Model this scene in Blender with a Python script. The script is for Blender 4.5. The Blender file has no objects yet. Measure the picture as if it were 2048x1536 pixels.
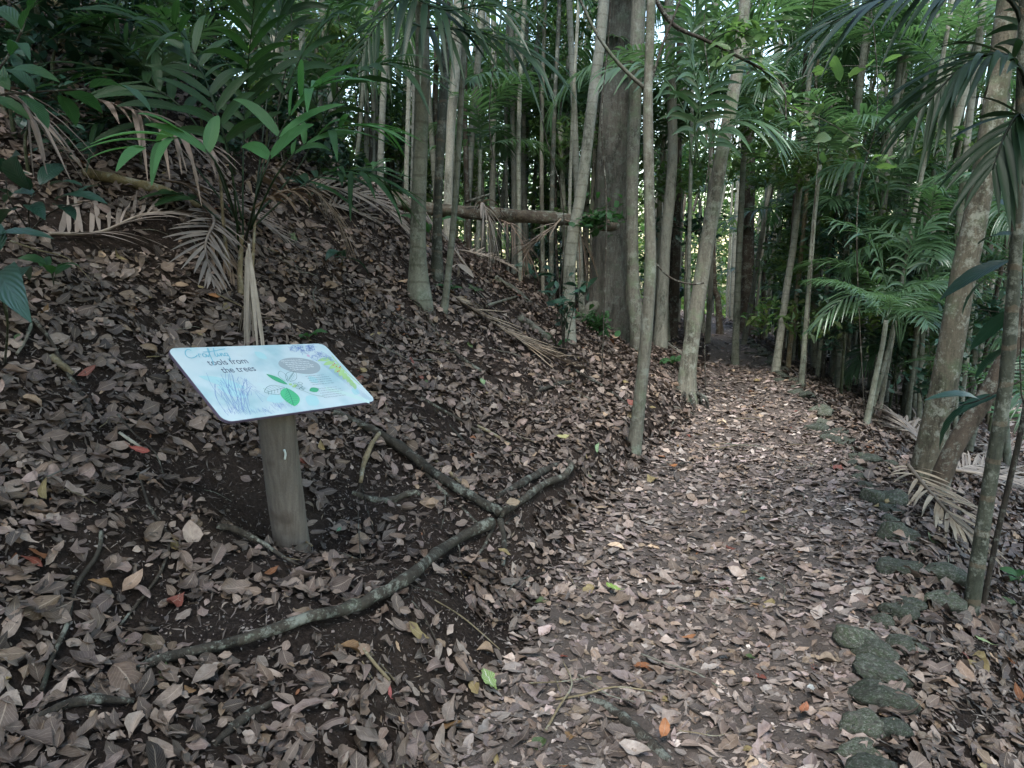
import bpy, math, random
import numpy as np
from mathutils import Matrix, Vector

# ------------------------------------------------------------------ camera, sky, sun, exposure
sc = bpy.context.scene
PITCH = math.radians(10.0)
EYE = 1.6
FPX = 1365.0
cam = bpy.data.cameras.new('camera')
cam.sensor_width = 36.0
cam.lens = FPX / 2048.0 * 36.0
cam.clip_start = 0.05
cam.clip_end = 400.0
camo = bpy.data.objects.new('camera', cam)
camo.location = (0, 0, EYE)
camo.rotation_euler = (math.pi / 2 - PITCH, 0, 0)
sc.collection.objects.link(camo)
sc.camera = camo

SUN_EL, SUN_AZ = math.radians(60), math.radians(-168)      # azimuth measured from +Y towards +X
world = bpy.data.worlds.new('World')
sc.world = world
world.use_nodes = True
wn = world.node_tree
sky = wn.nodes.new('ShaderNodeTexSky')
sky.sky_type = 'NISHITA'
sky.sun_disc = False
sky.sun_elevation = SUN_EL
sky.sun_rotation = SUN_AZ
sky.air_density = 1.6
sky.dust_density = 1.5
sky.ozone_density = 1.0
bgn = wn.nodes['Background']
bgn.inputs['Strength'].default_value = 0.15
wn.links.new(sky.outputs[0], bgn.inputs['Color'])

sun = bpy.data.lights.new('sun', 'SUN')
sun.energy = 1.9
sun.angle = math.radians(24)
sun.color = (1.0, 0.985, 0.965)
suno = bpy.data.objects.new('sun', sun)
sd = Vector((math.cos(SUN_EL) * math.sin(SUN_AZ), math.cos(SUN_EL) * math.cos(SUN_AZ), math.sin(SUN_EL)))
suno.rotation_euler = sd.to_track_quat('Z', 'Y').to_euler()
suno.location = (0, 0, 30)
sc.collection.objects.link(suno)

sc.view_settings.view_transform = 'Standard'
sc.view_settings.look = 'None'
sc.view_settings.exposure = 1.95
sc.view_settings.gamma = 1.0
cy = sc.cycles
cy.max_bounces = 5
cy.diffuse_bounces = 3
cy.glossy_bounces = 2
cy.transmission_bounces = 3
cy.transparent_max_bounces = 4
cy.use_fast_gi = False
cy.sample_clamp_indirect = 4.0
cy.caustics_reflective = False
cy.caustics_refractive = False

# ------------------------------------------------------------------ small helpers
rng = np.random.default_rng(11)
random.seed(7)
PI = math.pi
C = sc.collection


def tag(o, label=None, cat=None, group=None, kind=None):
    if label: o['label'] = label
    if cat: o['category'] = cat
    if group: o['group'] = group
    if kind: o['kind'] = kind
    return o


def empty(name, loc, label=None, cat=None, group=None, rz=0.0):
    o = bpy.data.objects.new(name, None)
    o.empty_display_size = 0.1
    o.location = loc
    o.rotation_euler = (0, 0, rz)
    C.objects.link(o)
    return tag(o, label, cat, group)


def quads(name, V, F, mat, col=None, uv=None, smooth=True):
    """mesh of quads from arrays"""
    V = np.asarray(V, dtype=np.float32).reshape(-1, 3)
    F = np.asarray(F, dtype=np.int32).reshape(-1, 4)
    me = bpy.data.meshes.new(name)
    me.vertices.add(len(V)); me.vertices.foreach_set('co', V.ravel())
    me.loops.add(F.size); me.loops.foreach_set('vertex_index', F.ravel())
    me.polygons.add(len(F))
    me.polygons.foreach_set('loop_start', np.arange(0, F.size, 4, dtype=np.int32))
    me.polygons.foreach_set('use_smooth', np.full(len(F), bool(smooth)))
    if col is not None:
        c4 = np.ones((len(V), 4), dtype=np.float32); c4[:, :3] = np.asarray(col).reshape(-1, 3)
        at = me.color_attributes.new('Col', 'FLOAT_COLOR', 'POINT')
        at.data.foreach_set('color', c4.ravel())
    if uv is not None:
        ul = me.uv_layers.new(name='UVMap')
        ul.data.foreach_set('uv', np.asarray(uv, dtype=np.float32).reshape(-1, 2)[F.ravel()].ravel())
    me.update(calc_edges=True)
    me.materials.append(mat)
    return me


def link(name, me, parent=None, loc=None, rot=None, mw=None):
    o = bpy.data.objects.new(name, me)
    C.objects.link(o)
    if parent is not None: o.parent = parent
    if mw is not None: o.matrix_basis = mw
    if loc is not None: o.location = loc
    if rot is not None: o.rotation_euler = rot
    return o


class Geo:
    """collects quad pieces"""
    def __init__(s): s.V = []; s.F = []; s.c = []; s.u = []; s.n = 0
    def add(s, V, F, uv=None, col=None):
        V = np.asarray(V, dtype=np.float32).reshape(-1, 3)
        s.V.append(V); s.F.append(np.asarray(F, dtype=np.int64).reshape(-1, 4) + s.n); s.n += len(V)
        s.u.append(np.zeros((len(V), 2)) if uv is None else np.asarray(uv).reshape(-1, 2))
        cc = np.ones((len(V), 3)) if col is None else np.broadcast_to(np.asarray(col, dtype=float), (len(V), 3))
        s.c.append(cc)
    def mesh(s, name, mat, smooth=True):
        return quads(name, np.concatenate(s.V), np.concatenate(s.F), mat, np.concatenate(s.c), np.concatenate(s.u), smooth)


def grid_faces(nu, nv, wrap=False):
    a = []
    m = nv if wrap else nv - 1
    for i in range(nu - 1):
        for j in range(m):
            j2 = (j + 1) % nv
            a.append((i * nv + j, i * nv + j2, (i + 1) * nv + j2, (i + 1) * nv + j))
    return np.array(a, dtype=np.int64)


def spline(P, n, R=None):
    P = np.asarray(P, dtype=float)
    if len(P) == 2:
        t = np.linspace(0, 1, n)[:, None]
        Q = P[0] * (1 - t) + P[1] * t
        if R is None: return Q
        return Q, np.interp(np.linspace(0, 1, n), [0, 1], R)
    k = np.arange(len(P))
    E = np.vstack([2 * P[0] - P[1], P, 2 * P[-1] - P[-2]])
    tt = np.linspace(0, len(P) - 1, n)
    i = np.minimum(tt.astype(int), len(P) - 2)
    f = (tt - i)[:, None]
    p0, p1, p2, p3 = E[i], E[i + 1], E[i + 2], E[i + 3]
    Q = 0.5 * ((2 * p1) + (-p0 + p2) * f + (2 * p0 - 5 * p1 + 4 * p2 - p3) * f ** 2 + (-p0 + 3 * p1 - 3 * p2 + p3) * f ** 3)
    if R is None: return Q
    return Q, np.interp(tt, k, R)


def tube(g, P, R, sides=8, col=None, rough=0.0, seed=0, cap=True, elong=1.0):
    P = np.asarray(P, dtype=float); R = np.asarray(R, dtype=float) * np.ones(len(P))
    if cap:
        P = np.vstack([P[:1], P, P[-1:]]); R = np.concatenate([[0.0004], R, [0.0004]])
    T = np.gradient(P, axis=0)
    T[0] = P[2] - P[1] if cap else T[0]; T[-1] = P[-2] - P[-3] if cap else T[-1]
    T /= np.linalg.norm(T, axis=1)[:, None] + 1e-9
    ref = np.array([0, 0, 1.0]) if abs(T[len(T) // 2][2]) < 0.8 else np.array([0, 1.0, 0])
    A = np.cross(T, ref); A /= np.linalg.norm(A, axis=1)[:, None] + 1e-9
    B = np.cross(T, A)
    th = np.arange(sides) * 2 * PI / sides
    r = np.random.default_rng(seed)
    RR = R[:, None] * np.ones((1, sides))
    if rough:
        n1 = r.normal(0, 1, (len(P), sides))
        n1 = (n1 + np.roll(n1, 1, 1) + np.roll(n1, -1, 1)) / 2
        n1[1:-1] = (n1[:-2] + n1[1:-1] + n1[2:]) / 1.8
        RR = RR * (1 + rough * n1)
    V = P[:, None, :] + RR[:, :, None] * (np.cos(th)[None, :, None] * A[:, None, :] + elong * np.sin(th)[None, :, None] * B[:, None, :])
    d = np.concatenate([[0], np.cumsum(np.linalg.norm(np.diff(P, axis=0), axis=1))])
    uv = np.stack([np.tile(th / (2 * PI), (len(P), 1)), np.tile(d[:, None], (1, sides))], -1)
    g.add(V, grid_faces(len(P), sides, True), uv, col)


def ray(px, py):
    u = (px - 1024) / FPX; v = (768 - py) / FPX
    return np.array([u, math.cos(PITCH) + v * math.sin(PITCH), -math.sin(PITCH) + v * math.cos(PITCH)])


def at(px, py, Y):
    """world point seen through a photograph pixel, Y metres ahead"""
    d = ray(px, py)
    return np.array([0, 0, EYE]) + d * (Y / d[1])


# ------------------------------------------------------------------ lie of the land
LY = [-4, 0, 1.95, 3.1, 4.03, 5.17, 7.16, 9.83, 12.8, 18, 22, 30, 60]
LX = [-1.1, -.6, -.22, .1, .40, 1.0, 1.93, 2.74, 3.68, 4.95, 5.2, 3.0, -10]
RY = [-4, 0, 1.95, 2.4, 3.2, 4.03, 5.05, 7.16, 9.0, 11.4, 14.5, 18, 22, 30, 60]
RX = [.3, .7, 1.2, 1.42, 1.93, 2.38, 2.72, 3.31, 3.8, 4.35, 5.0, 5.75, 6.3, 4.4, -8]
HS = [0, .12, .3, .6, 1.0, 1.25, 1.5, 1.8, 2.5, 4, 6, 10, 20, 60]
HZ = [0, .07, .26, .36, .42, .60, .74, .90, 1.45, 2.75, 4.3, 7.2, 13, 26]
DS = [0, .25, .6, 1, 2, 4, 8, 20, 60]
DZ = [0, .04, .18, .36, .75, 1.25, 1.9, 2.6, 3.0]
GY = [0, 7.5, 9.5, 12, 15, 20, 30, 60]
GK = [1, 1, .90, .70, .56, .45, .40, .35]


def _n2(x, y, s):
    return (np.sin(x * 1.7 * s + 1.3 + 1.1 * np.sin(y * 1.3 * s)) * np.cos(y * 1.9 * s + .7 + .9 * np.sin(x * 1.1 * s)))


def Hgt(x, y):
    x = np.asarray(x, dtype=float); y = np.asarray(y, dtype=float)
    l = np.interp(y, LY, LX); r = np.interp(y, RY, RX)
    s = (l - x) * .93; d = (x - r) * .93
    h = np.interp(s, HS, HZ) * np.interp(y, GY, GK) - np.interp(d, DS, DZ)
    w = np.clip(np.maximum(s, d) / .6, 0, 1)
    # corner of the bank by the sign: soil has slipped away below the terrace
    p = np.exp(-(((x + .45) / .45) ** 2 + ((y - 3.25) / .42) ** 2) ** 1.5)
    h = h - .16 * p - .13 * np.exp(-(((x + 1.12) / .42) ** 2 + ((y - 3.02) / .22) ** 2) ** 1.5)
    h = h + w * (.05 * _n2(x, y, 1.0) + .035 * _n2(x + 3, y - 2, 2.7) + .018 * _n2(x, y, 6.1)) + .012 * _n2(x, y, 3.3)
    h = h + (.010 * _n2(x + y, y - x, 11) + .006 * _n2(x - y, y + x * .6, 23)) * (.4 + .6 * w)
    # path sits slightly hollow
    t = np.clip((x - l) / np.maximum(r - l, .1), 0, 1)
    h = h - .035 * np.sin(t * PI)
    return h


def gnd(px, py, tmax=60.0):
    d = ray(px, py); d = d / d[1]
    t = np.linspace(.8, tmax, 3000)
    z = EYE + d[2] * t - Hgt(d[0] * t, t)
    i = np.argmax(z < 0)
    if z[i] >= 0: i = len(t) - 1
    return np.array([d[0] * t[i], t[i], float(Hgt(d[0] * t[i], t[i]))])


def nrm(x, y, e=.05):
    zx = (Hgt(x + e, y) - Hgt(x - e, y)) / (2 * e); zy = (Hgt(x, y + e) - Hgt(x, y - e)) / (2 * e)
    n = np.stack([-zx, -zy, np.ones_like(zx)], -1)
    return n / np.linalg.norm(n, axis=-1, keepdims=True)


# ------------------------------------------------------------------ materials
class NT:
    def __init__(s, name):
        s.m = bpy.data.materials.new(name); s.m.use_nodes = True
        s.t = s.m.node_tree; s.b = s.t.nodes['Principled BSDF']; s.out = s.t.nodes['Material Output']
    def n(s, typ, **kw):
        nd = s.t.nodes.new(typ)
        for k, v in kw.items():
            if k in nd.inputs: nd.inputs[k].default_value = v
            else: setattr(nd, k, v)
        return nd
    def l(s, a, b): s.t.links.new(a, b)
    def coords(s, kind='Object', scale=(1, 1, 1)):
        tc = s.n('ShaderNodeTexCoord'); mp = s.n('ShaderNodeMapping'); mp.inputs['Scale'].default_value = scale
        s.l(tc.outputs[kind], mp.inputs['Vector']); return mp.outputs[0]
    def noise(s, vec, scale, detail=4, rough=.6):
        nd = s.n('ShaderNodeTexNoise'); nd.inputs['Scale'].default_value = scale
        nd.inputs['Detail'].default_value = detail; nd.inputs['Roughness'].default_value = rough
        s.l(vec, nd.inputs['Vector']); return nd.outputs['Fac']
    def ramp(s, fac, stops):
        r = s.n('ShaderNodeValToRGB')
        while len(r.color_ramp.elements) < len(stops): r.color_ramp.elements.new(.5)
        for e, (p, c) in zip(r.color_ramp.elements, stops):
            e.position = p; e.color = (c[0], c[1], c[2], 1) if hasattr(c, '__len__') else (c, c, c, 1)
        s.l(fac, r.inputs[0]); return r.outputs[0]
    def mix(s, f, a, b, mode='MIX'):
        m = s.n('ShaderNodeMix', data_type='RGBA', blend_type=mode)
        for sock, v in ((m.inputs[0], f), (m.inputs[6], a), (m.inputs[7], b)):
            if hasattr(v, 'is_linked'): s.l(v, sock)
            elif hasattr(v, '__len__'): sock.default_value = (*v[:3], 1)
            else: sock.default_value = v
        return m.outputs[2]
    def math(s, op, a, b=0.5):
        m = s.n('ShaderNodeMath', operation=op)
        for sock, v in zip(m.inputs, (a, b)):
            if hasattr(v, 'is_linked'): s.l(v, sock)
            else: sock.default_value = v
        return m.outputs[0]
    def bump(s, h, strength=.5, dist=.02):
        b = s.n('ShaderNodeBump'); b.inputs['Strength'].default_value = strength; b.inputs['Distance'].default_value = dist
        s.l(h, b.inputs['Height']); s.l(b.outputs[0], s.b.inputs['Normal']); return b.outputs[0]


def mat_soil():
    k = NT('soil'); v = k.coords()
    n1 = k.noise(v, 3, 5, .6); n2 = k.noise(v, 60, 6, .75); n3 = k.noise(v, 230, 3, .7)
    c = k.ramp(n1, [(.35, (.016, .011, .009)), (.62, (.036, .026, .020))])
    c = k.mix(k.ramp(n2, [(.45, 0), (.75, .8)]), c, (.085, .062, .05))
    c = k.mix(k.ramp(n3, [(.66, 0), (.72, .8)]), c, (.20, .17, .14))
    k.l(c, k.b.inputs['Base Color']); k.b.inputs['Roughness'].default_value = .95
    k.b.inputs['Specular IOR Level'].default_value = .15
    k.bump(k.math('ADD', n2, k.math('MULTIPLY', n3, .4)), 1.0, .03)
    return k.m


def mat_litter():
    k = NT('dry_leaf'); a = k.n('ShaderNodeAttribute', attribute_name='Col').outputs['Color']
    uvn = k.n('ShaderNodeUVMap'); sp = k.n('ShaderNodeSeparateXYZ'); k.l(uvn.outputs[0], sp.inputs[0])
    v = k.coords()
    # side veins in chevrons off the midrib
    ax = k.math('ABSOLUTE', k.math('SUBTRACT', sp.outputs[1], .5), 0)
    ph = k.math('SUBTRACT', k.math('MULTIPLY', sp.outputs[0], 60.0), k.math('MULTIPLY', ax, 42.0))
    vein = k.math('GREATER_THAN', k.math('SINE', ph, 0), .86)
    mid = k.math('LESS_THAN', ax, .025)
    vv = k.math('MAXIMUM', k.math('MULTIPLY', vein, .35), mid)
    n1 = k.noise(v, 45, 4, .7); n2 = k.noise(v, 260, 2, .6)
    c = k.mix(k.ramp(n1, [(.35, 0), (.7, .75)]), a, k.mix(1.0, a, (.50, .44, .40), 'MULTIPLY'))
    c = k.mix(k.ramp(n2, [(.62, 0), (.75, .5)]), c, (.045, .03, .022))
    c = k.mix(k.math('MULTIPLY', vv, .35), c, (.42, .34, .26))
    k.l(c, k.b.inputs['Base Color']); k.b.inputs['Roughness'].default_value = .55
    k.b.inputs['Specular IOR Level'].default_value = .45
    k.bump(k.math('ADD', k.math('MULTIPLY', vv, .5), n1), .5, .006)
    return k.m


def mat_leaf(name, c1, c2, trans=.35, rough=.38, spec=.5, tcol=(.16, .33, .11), veins=True):
    k = NT(name); a = k.n('ShaderNodeAttribute', attribute_name='Col').outputs['Color']
    oi = k.n('ShaderNodeObjectInfo').outputs['Random']
    v = k.coords(); n1 = k.noise(v, 9, 3, .6)
    f = k.math('ADD', k.math('MULTIPLY', oi, .55), k.math('MULTIPLY', n1, .5))
    c = k.mix(f, c1, c2); c = k.mix(1.0, c, a, 'MULTIPLY')
    if veins:
        uvn = k.n('ShaderNodeUVMap'); sp = k.n('ShaderNodeSeparateXYZ'); k.l(uvn.outputs[0], sp.inputs[0])
        ax = k.math('ABSOLUTE', k.math('SUBTRACT', sp.outputs[1], .5), 0)
        ph = k.math('SUBTRACT', k.math('MULTIPLY', sp.outputs[0], 64.0), k.math('MULTIPLY', ax, 40.0))
        vv = k.math('MAXIMUM', k.math('MULTIPLY', k.math('GREATER_THAN', k.math('SINE', ph, 0), .8), .4), k.math('LESS_THAN', ax, .02))
        c = k.mix(k.math('MULTIPLY', vv, .22), c, (c2[0] * 2 + .03, c2[1] * 1.6 + .04, c2[2] * 2 + .02))
        k.bump(k.math('SINE', ph, 0), .25, .004)
    k.l(c, k.b.inputs['Base Color']); k.b.inputs['Roughness'].default_value = rough
    k.b.inputs['Specular IOR Level'].default_value = spec
    tr = k.n('ShaderNodeBsdfTranslucent'); k.l(k.mix(1.0, c, (tcol[0] * 9, tcol[1] * 5, tcol[2] * 9), 'MULTIPLY'), tr.inputs[0])
    ms = k.n('ShaderNodeMixShader'); ms.inputs[0].default_value = trans
    k.l(k.b.outputs[0], ms.inputs[1]); k.l(tr.outputs[0], ms.inputs[2]); k.l(ms.outputs[0], k.out.inputs[0])
    return k.m


def mat_bark(name, c1, c2, lich=None, lf=.5, ring=0.0, rc=(.25, .24, .2), vert=9.0, rough=.9, bump=.6, dist=.02):
    k = NT(name)
    v = k.coords('Object', (1, 1, 1)); vs = k.coords('Object', (vert, vert, 1.2))
    n1 = k.noise(vs, 4, 5, .65); n2 = k.noise(v, 6, 4, .6); n3 = k.noise(v, 55, 4, .7)
    oi = k.n('ShaderNodeObjectInfo').outputs['Random']
    c = k.mix(k.ramp(n1, [(.3, 0), (.7, 1)]), c1, c2)
    c = k.mix(k.ramp(n3, [(.4, 0), (.75, .5)]), c, (c1[0] * .4, c1[1] * .4, c1[2] * .4))
    h = k.math('ADD', n1, k.math('MULTIPLY', n3, .5))
    if lich:
        c = k.mix(k.ramp(n2, [(1 - lf - .06, 0), (1 - lf + .10, .85)]), c, lich)
        n4 = k.noise(v, 24, 5, .7)
        c = k.mix(k.ramp(n4, [(.60, 0), (.68, .5)]), c, (.29, .31, .265))
    if ring:
        uvn = k.n('ShaderNodeUVMap'); sp = k.n('ShaderNodeSeparateXYZ'); k.l(uvn.outputs[0], sp.inputs[0])
        w = k.math('FRACT', k.math('ADD', k.math('MULTIPLY', sp.outputs[1], ring), k.math('MULTIPLY', n2, .5)), 0)
        rr = k.math('GREATER_THAN', w, .86)
        c = k.mix(k.math('MULTIPLY', rr, .55), c, rc)
        h = k.math('ADD', h, rr)
    n5 = k.noise(k.coords('Object', (3.2, 3.2, 1.1)), 1.6, 7, .78)
    c = k.mix(k.ramp(n5, [(.36, .85), (.49, 0)]), c, (c1[0] * .28, c1[1] * .30, c1[2] * .28))
    c = k.mix(k.ramp(k.noise(v, 8.5, 6, .8), [(.52, 0), (.60, .55)]), c, (.30, .32, .285))
    c = k.mix(1.0, c, k.mix(oi, (.50, .53, .52), (1.0, 1.0, .94)), 'MULTIPLY')
    k.l(c, k.b.inputs['Base Color']); k.b.inputs['Roughness'].default_value = rough
    k.b.inputs['Specular IOR Level'].default_value = .25
    k.bump(h, bump, dist)
    return k.m


def mat_frond_dead():
    k = NT('dead_frond'); v = k.coords(); a = k.n('ShaderNodeAttribute', attribute_name='Col').outputs['Color']
    uvn = k.n('ShaderNodeUVMap'); sp = k.n('ShaderNodeSeparateXYZ'); k.l(uvn.outputs[0], sp.inputs[0])
    st = k.math('SINE', k.math('MULTIPLY', sp.outputs[1], 34.0), 0)
    n1 = k.noise(v, 14, 4, .7)
    oi = k.n('ShaderNodeObjectInfo').outputs['Random']
    c = k.mix(n1, (.12, .10, .085), (.34, .30, .26))
    c = k.mix(k.math('MULTIPLY', k.math('GREATER_THAN', st, .3), .35), c, (.12, .09, .07))
    c = k.mix(1.0, c, a, 'MULTIPLY')
    c = k.mix(1.0, c, k.mix(oi, (.75, .72, .72), (1.25, 1.2, 1.1)), 'MULTIPLY')
    k.l(c, k.b.inputs['Base Color']); k.b.inputs['Roughness'].default_value = .6
    k.bump(st, .4, .003)
    return k.m


def mat_plain(name, col, rough=.6, noise=None, ns=20, spec=.4):
    k = NT(name)
    if noise:
        v = k.coords(); f = k.noise(v, ns, 5, .65); k.l(k.mix(k.ramp(f, [(.35, 0), (.7, 1)]), col, noise), k.b.inputs['Base Color']); k.bump(f, .3, .004)
    else: k.b.inputs['Base Color'].default_value = (*col, 1)
    k.b.inputs['Roughness'].default_value = rough; k.b.inputs['Specular IOR Level'].default_value = spec
    return k.m


M = {}
M['soil'] = mat_soil()
M['litter'] = mat_litter()
M['dead'] = mat_frond_dead()
M['green'] = mat_leaf('forest_leaf', (.040, .080, .030), (.085, .135, .052), .45)
M['palm'] = mat_leaf('palm_leaf', (.042, .088, .046), (.080, .140, .072), .36, .30, .6, veins=False)
M['silhouette_palm'] = mat_leaf('silhouette_palm_leaf', (.012, .032, .015), (.024, .050, .022), .18, .42, .3, veins=False)  # palm leaf copy darkened so the colour itself gives the backlit silhouette
M['broad'] = mat_leaf('broad_leaf', (.022, .070, .024), (.045, .115, .038), .32, .46, .35)
M['blue'] = mat_leaf('glossy_dark_leaf', (.012, .038, .024), (.022, .060, .036), .15, .34, .4)
M['canopy'] = mat_leaf('canopy_leaf', (.060, .115, .042), (.120, .175, .062), .5, .4, .45, veins=False)
M['bark_grey'] = mat_bark('grey_bark', (.12, .112, .092), (.25, .235, .20), (.16, .19, .13), .45, 0)
M['bark_big'] = mat_bark('furrowed_bark', (.11, .102, .088), (.26, .24, .21), (.15, .17, .13), .42, 0, vert=14, bump=1.0, dist=.04)
M['bark_dark'] = mat_bark('dark_lichened_bark', (.075, .068, .052), (.15, .135, .105), (.09, .11, .07), .45, 0)
M['bark_brown'] = mat_bark('brown_bark', (.070, .055, .043), (.13, .10, .078), None, .5, 0, vert=5)
M['bark_pale'] = mat_bark('pale_bark', (.24, .23, .195), (.42, .40, .345), (.19, .20, .165), .35, 0, vert=4)
M['palm_trunk'] = mat_bark('ringed_palm_bark', (.15, .155, .125), (.27, .275, .225), (.12, .155, .11), .42, 6.5, (.10, .10, .075), vert=3)
M['palm_pale'] = mat_bark('pale_palm_bark', (.22, .22, .185), (.36, .355, .31), (.15, .17, .13), .35, 7.5, (.15, .14, .11), vert=3)
M['bamboo'] = mat_bark('green_ringed_stem', (.045, .052, .040), (.10, .105, .082), (.12, .13, .11), .35, 5.5, (.16, .12, .085), vert=3, rough=.55)
M['stem'] = mat_bark('green_stem', (.04, .055, .028), (.08, .085, .045), None, .5, 0)
M['twig'] = mat_bark('dark_twig', (.03, .026, .022), (.075, .062, .05), (.10, .115, .085), .30, 0)
M['root'] = mat_bark('mossy_root_bark', (.034, .029, .024), (.075, .066, .053), (.065, .085, .06), .34, 0, vert=3, bump=1.0, dist=.015)
M['root_tan'] = mat_bark('tan_root_bark', (.16, .125, .075), (.28, .23, .15), (.13, .15, .10), .3, 0, vert=3)
M['log'] = mat_bark('fallen_log_bark', (.065, .05, .038), (.15, .12, .09), (.12, .14, .09), .38, 0, vert=2, bump=1.0, dist=.02)
M['yellowroot'] = mat_bark('ochre_log_bark', (.11, .09, .05), (.22, .18, .10), (.12, .13, .07), .35, 0, vert=2)
M['rock'] = mat_bark('mossy_stone', (.065, .064, .054), (.15, .145, .125), (.050, .068, .038), .52, 0, vert=1.5, bump=.7)

# ------------------------------------------------------------------ ground sheets
def ground():
    def sheet(name, xs, ys, path):
        X, Y = np.meshgrid(xs, ys, indexing='ij')
        Z = Hgt(X, Y)
        return X, Y, Z
    xs = np.concatenate([np.linspace(-90, -8, 60)[:-1], np.linspace(-8, 8, 420)[:-1], np.linspace(8, 90, 60)])
    ys = np.concatenate([np.linspace(-12, -1, 14)[:-1], np.linspace(-1, 9, 300)[:-1], np.linspace(9, 22, 160)[:-1], np.linspace(22, 120, 70)])
    X, Y = np.meshgrid(xs, ys, indexing='ij')
    Z = Hgt(X, Y)
    g = Geo(); g.add(np.stack([X, Y, Z], -1), grid_faces(len(xs), len(ys))[:, ::-1])
    tag(link('ground', g.mesh('ground', M['soil'])), 'dark leafy forest soil of the slope on both sides of the path', 'ground', kind='structure')
    # trodden path: a sheet 4 mm above the soil between the two edges
    ys = np.linspace(-2, 24, 700); t = np.linspace(.04, .96, 40)
    l = np.interp(ys, LY, LX); r = np.interp(ys, RY, RX)
    X = l[None, :] + (r - l)[None, :] * t[:, None]; Y = np.tile(ys, (len(t), 1))
    X = X + .05 * np.sin(Y * 5) * (2 * np.abs(t[:, None] - .5)) ** 3
    Z = Hgt(X, Y) + .006 - .02 * (2 * np.abs(t[:, None] - .5)) ** 12
    g = Geo(); g.add(np.stack([X, Y, Z], -1), grid_faces(len(t), len(ys))[:, ::-1])
    k = NT('trodden_earth'); v = k.coords(); n1 = k.noise(v, 5, 4, .6); n2 = k.noise(v, 90, 6, .75)
    c = k.ramp(n2, [(.35, (.045, .034, .027)), (.6, (.11, .086, .070)), (.75, (.22, .185, .155))]); c = k.mix(n1, c, (.075, .058, .048))
    k.l(c, k.b.inputs['Base Color']); k.b.inputs['Roughness'].default_value = .95; k.bump(n2, .9, .015)
    tag(link('path', g.mesh('path', k.m)), 'trodden earth forest path curving away under fallen leaves', 'path', kind='structure')


ground()

# ------------------------------------------------------------------ leaf litter
ROOTP = []
PAL = np.array([(.27, .215, .175), (.33, .27, .225), (.22, .17, .14), (.16, .12, .095), (.36, .31, .27), (.28, .22, .20),
                (.24, .175, .125), (.11, .08, .065), (.39, .345, .30), (.33, .25, .165), (.30, .235, .215), (.20, .14, .10)])
PAL = (PAL * .92 + PAL.mean(1, keepdims=True) * .08) * .74
PALW = np.array([.14, .13, .12, .10, .09, .10, .09, .06, .05, .04, .06, .02]); PALW = PALW / PALW.sum()
RARE = .52 * np.array([(.40, .15, .05), (.30, .08, .05), (.42, .33, .14), (.10, .17, .05), (.34, .19, .07)])


def leaf_batch(P, N, L, W, yaw, tilt, roll, curl, fold, wave, col, nu, nv, rs):
    """arrays of n dry leaves laid on points P with normals N"""
    n = len(P)
    u = np.linspace(0, 1, nu); w = np.linspace(-1, 1, nv)
    pw = rs.uniform(.55, .95, n)[:, None]; sk = rs.uniform(.8, 1.5, n)[:, None]
    uu = u[None, :] ** sk
    prof = np.clip(np.sin(PI * np.clip(uu, 0, 1)), 0, 1) ** pw
    prof[:, 0] = .05; prof[:, -1] = .03
    prof = prof[:, :, None] * np.ones((1, 1, nv))
    jag = 1 + rs.normal(0, .13, (n, nu, nv)) * (np.abs(w)[None, None, :] > .9)
    x = (u[None, :, None] - .5) * L[:, None, None] * np.ones((n, nu, nv))
    y = w[None, None, :] * prof * W[:, None, None] * .5 * jag
    z = curl[:, None, None] * ((u - .5) ** 2 * 4)[None, :, None] * L[:, None, None] * .5
    z = z + fold[:, None, None] * np.abs(y) + 0 * x
    z = z + wave[:, None, None] * np.sin(u * 9 + rs.uniform(0, 6, n)[:, None])[:, :, None] * (w ** 2)[None, None, :] * W[:, None, None]
    z = z + rs.normal(0, .035, (n, nu, nv)) * W[:, None, None]
    # roll-up across the width
    y = y * (1 - .25 * np.abs(fold)[:, None, None])
    # bend sideways
    y = y + (rs.normal(0, .12, n)[:, None] * (u - .5)[None, :] ** 2 * L[:, None])[:, :, None]
    Q = np.stack([x, y, z], -1).reshape(n, -1, 3)
    cy_, sy_ = np.cos(yaw), np.sin(yaw)
    a = np.stack([cy_, sy_, 0 * cy_], -1)
    # base frame from normal
    X = a - N * np.sum(a * N, -1, keepdims=True); X /= np.linalg.norm(X, axis=-1, keepdims=True)
    Yv = np.cross(N, X)
    ct, st = np.cos(tilt)[:, None], np.sin(tilt)[:, None]
    X2 = X * ct + N * st; N2 = N * ct - X * st
    cr, sr = np.cos(roll)[:, None], np.sin(roll)[:, None]
    Y2 = Yv * cr + N2 * sr; N3 = N2 * cr - Yv * sr
    V = P[:, None, :] + Q[:, :, 0:1] * X2[:, None, :] + Q[:, :, 1:2] * Y2[:, None, :] + Q[:, :, 2:3] * N3[:, None, :]
    F = grid_faces(nu, nv)
    FF = (F[None] + (np.arange(n) * nu * nv)[:, None, None]).reshape(-1, 4)
    uv = np.stack(np.broadcast_arrays(u[:, None], (w[None, :] + 1) / 2), -1).reshape(1, -1, 2)
    uv = np.tile(uv, (n, 1, 1))
    cc = np.repeat(col[:, None, :], nu * nv, 1)
    return V.reshape(-1, 3), FF, uv.reshape(-1, 2), cc.reshape(-1, 3)


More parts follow.
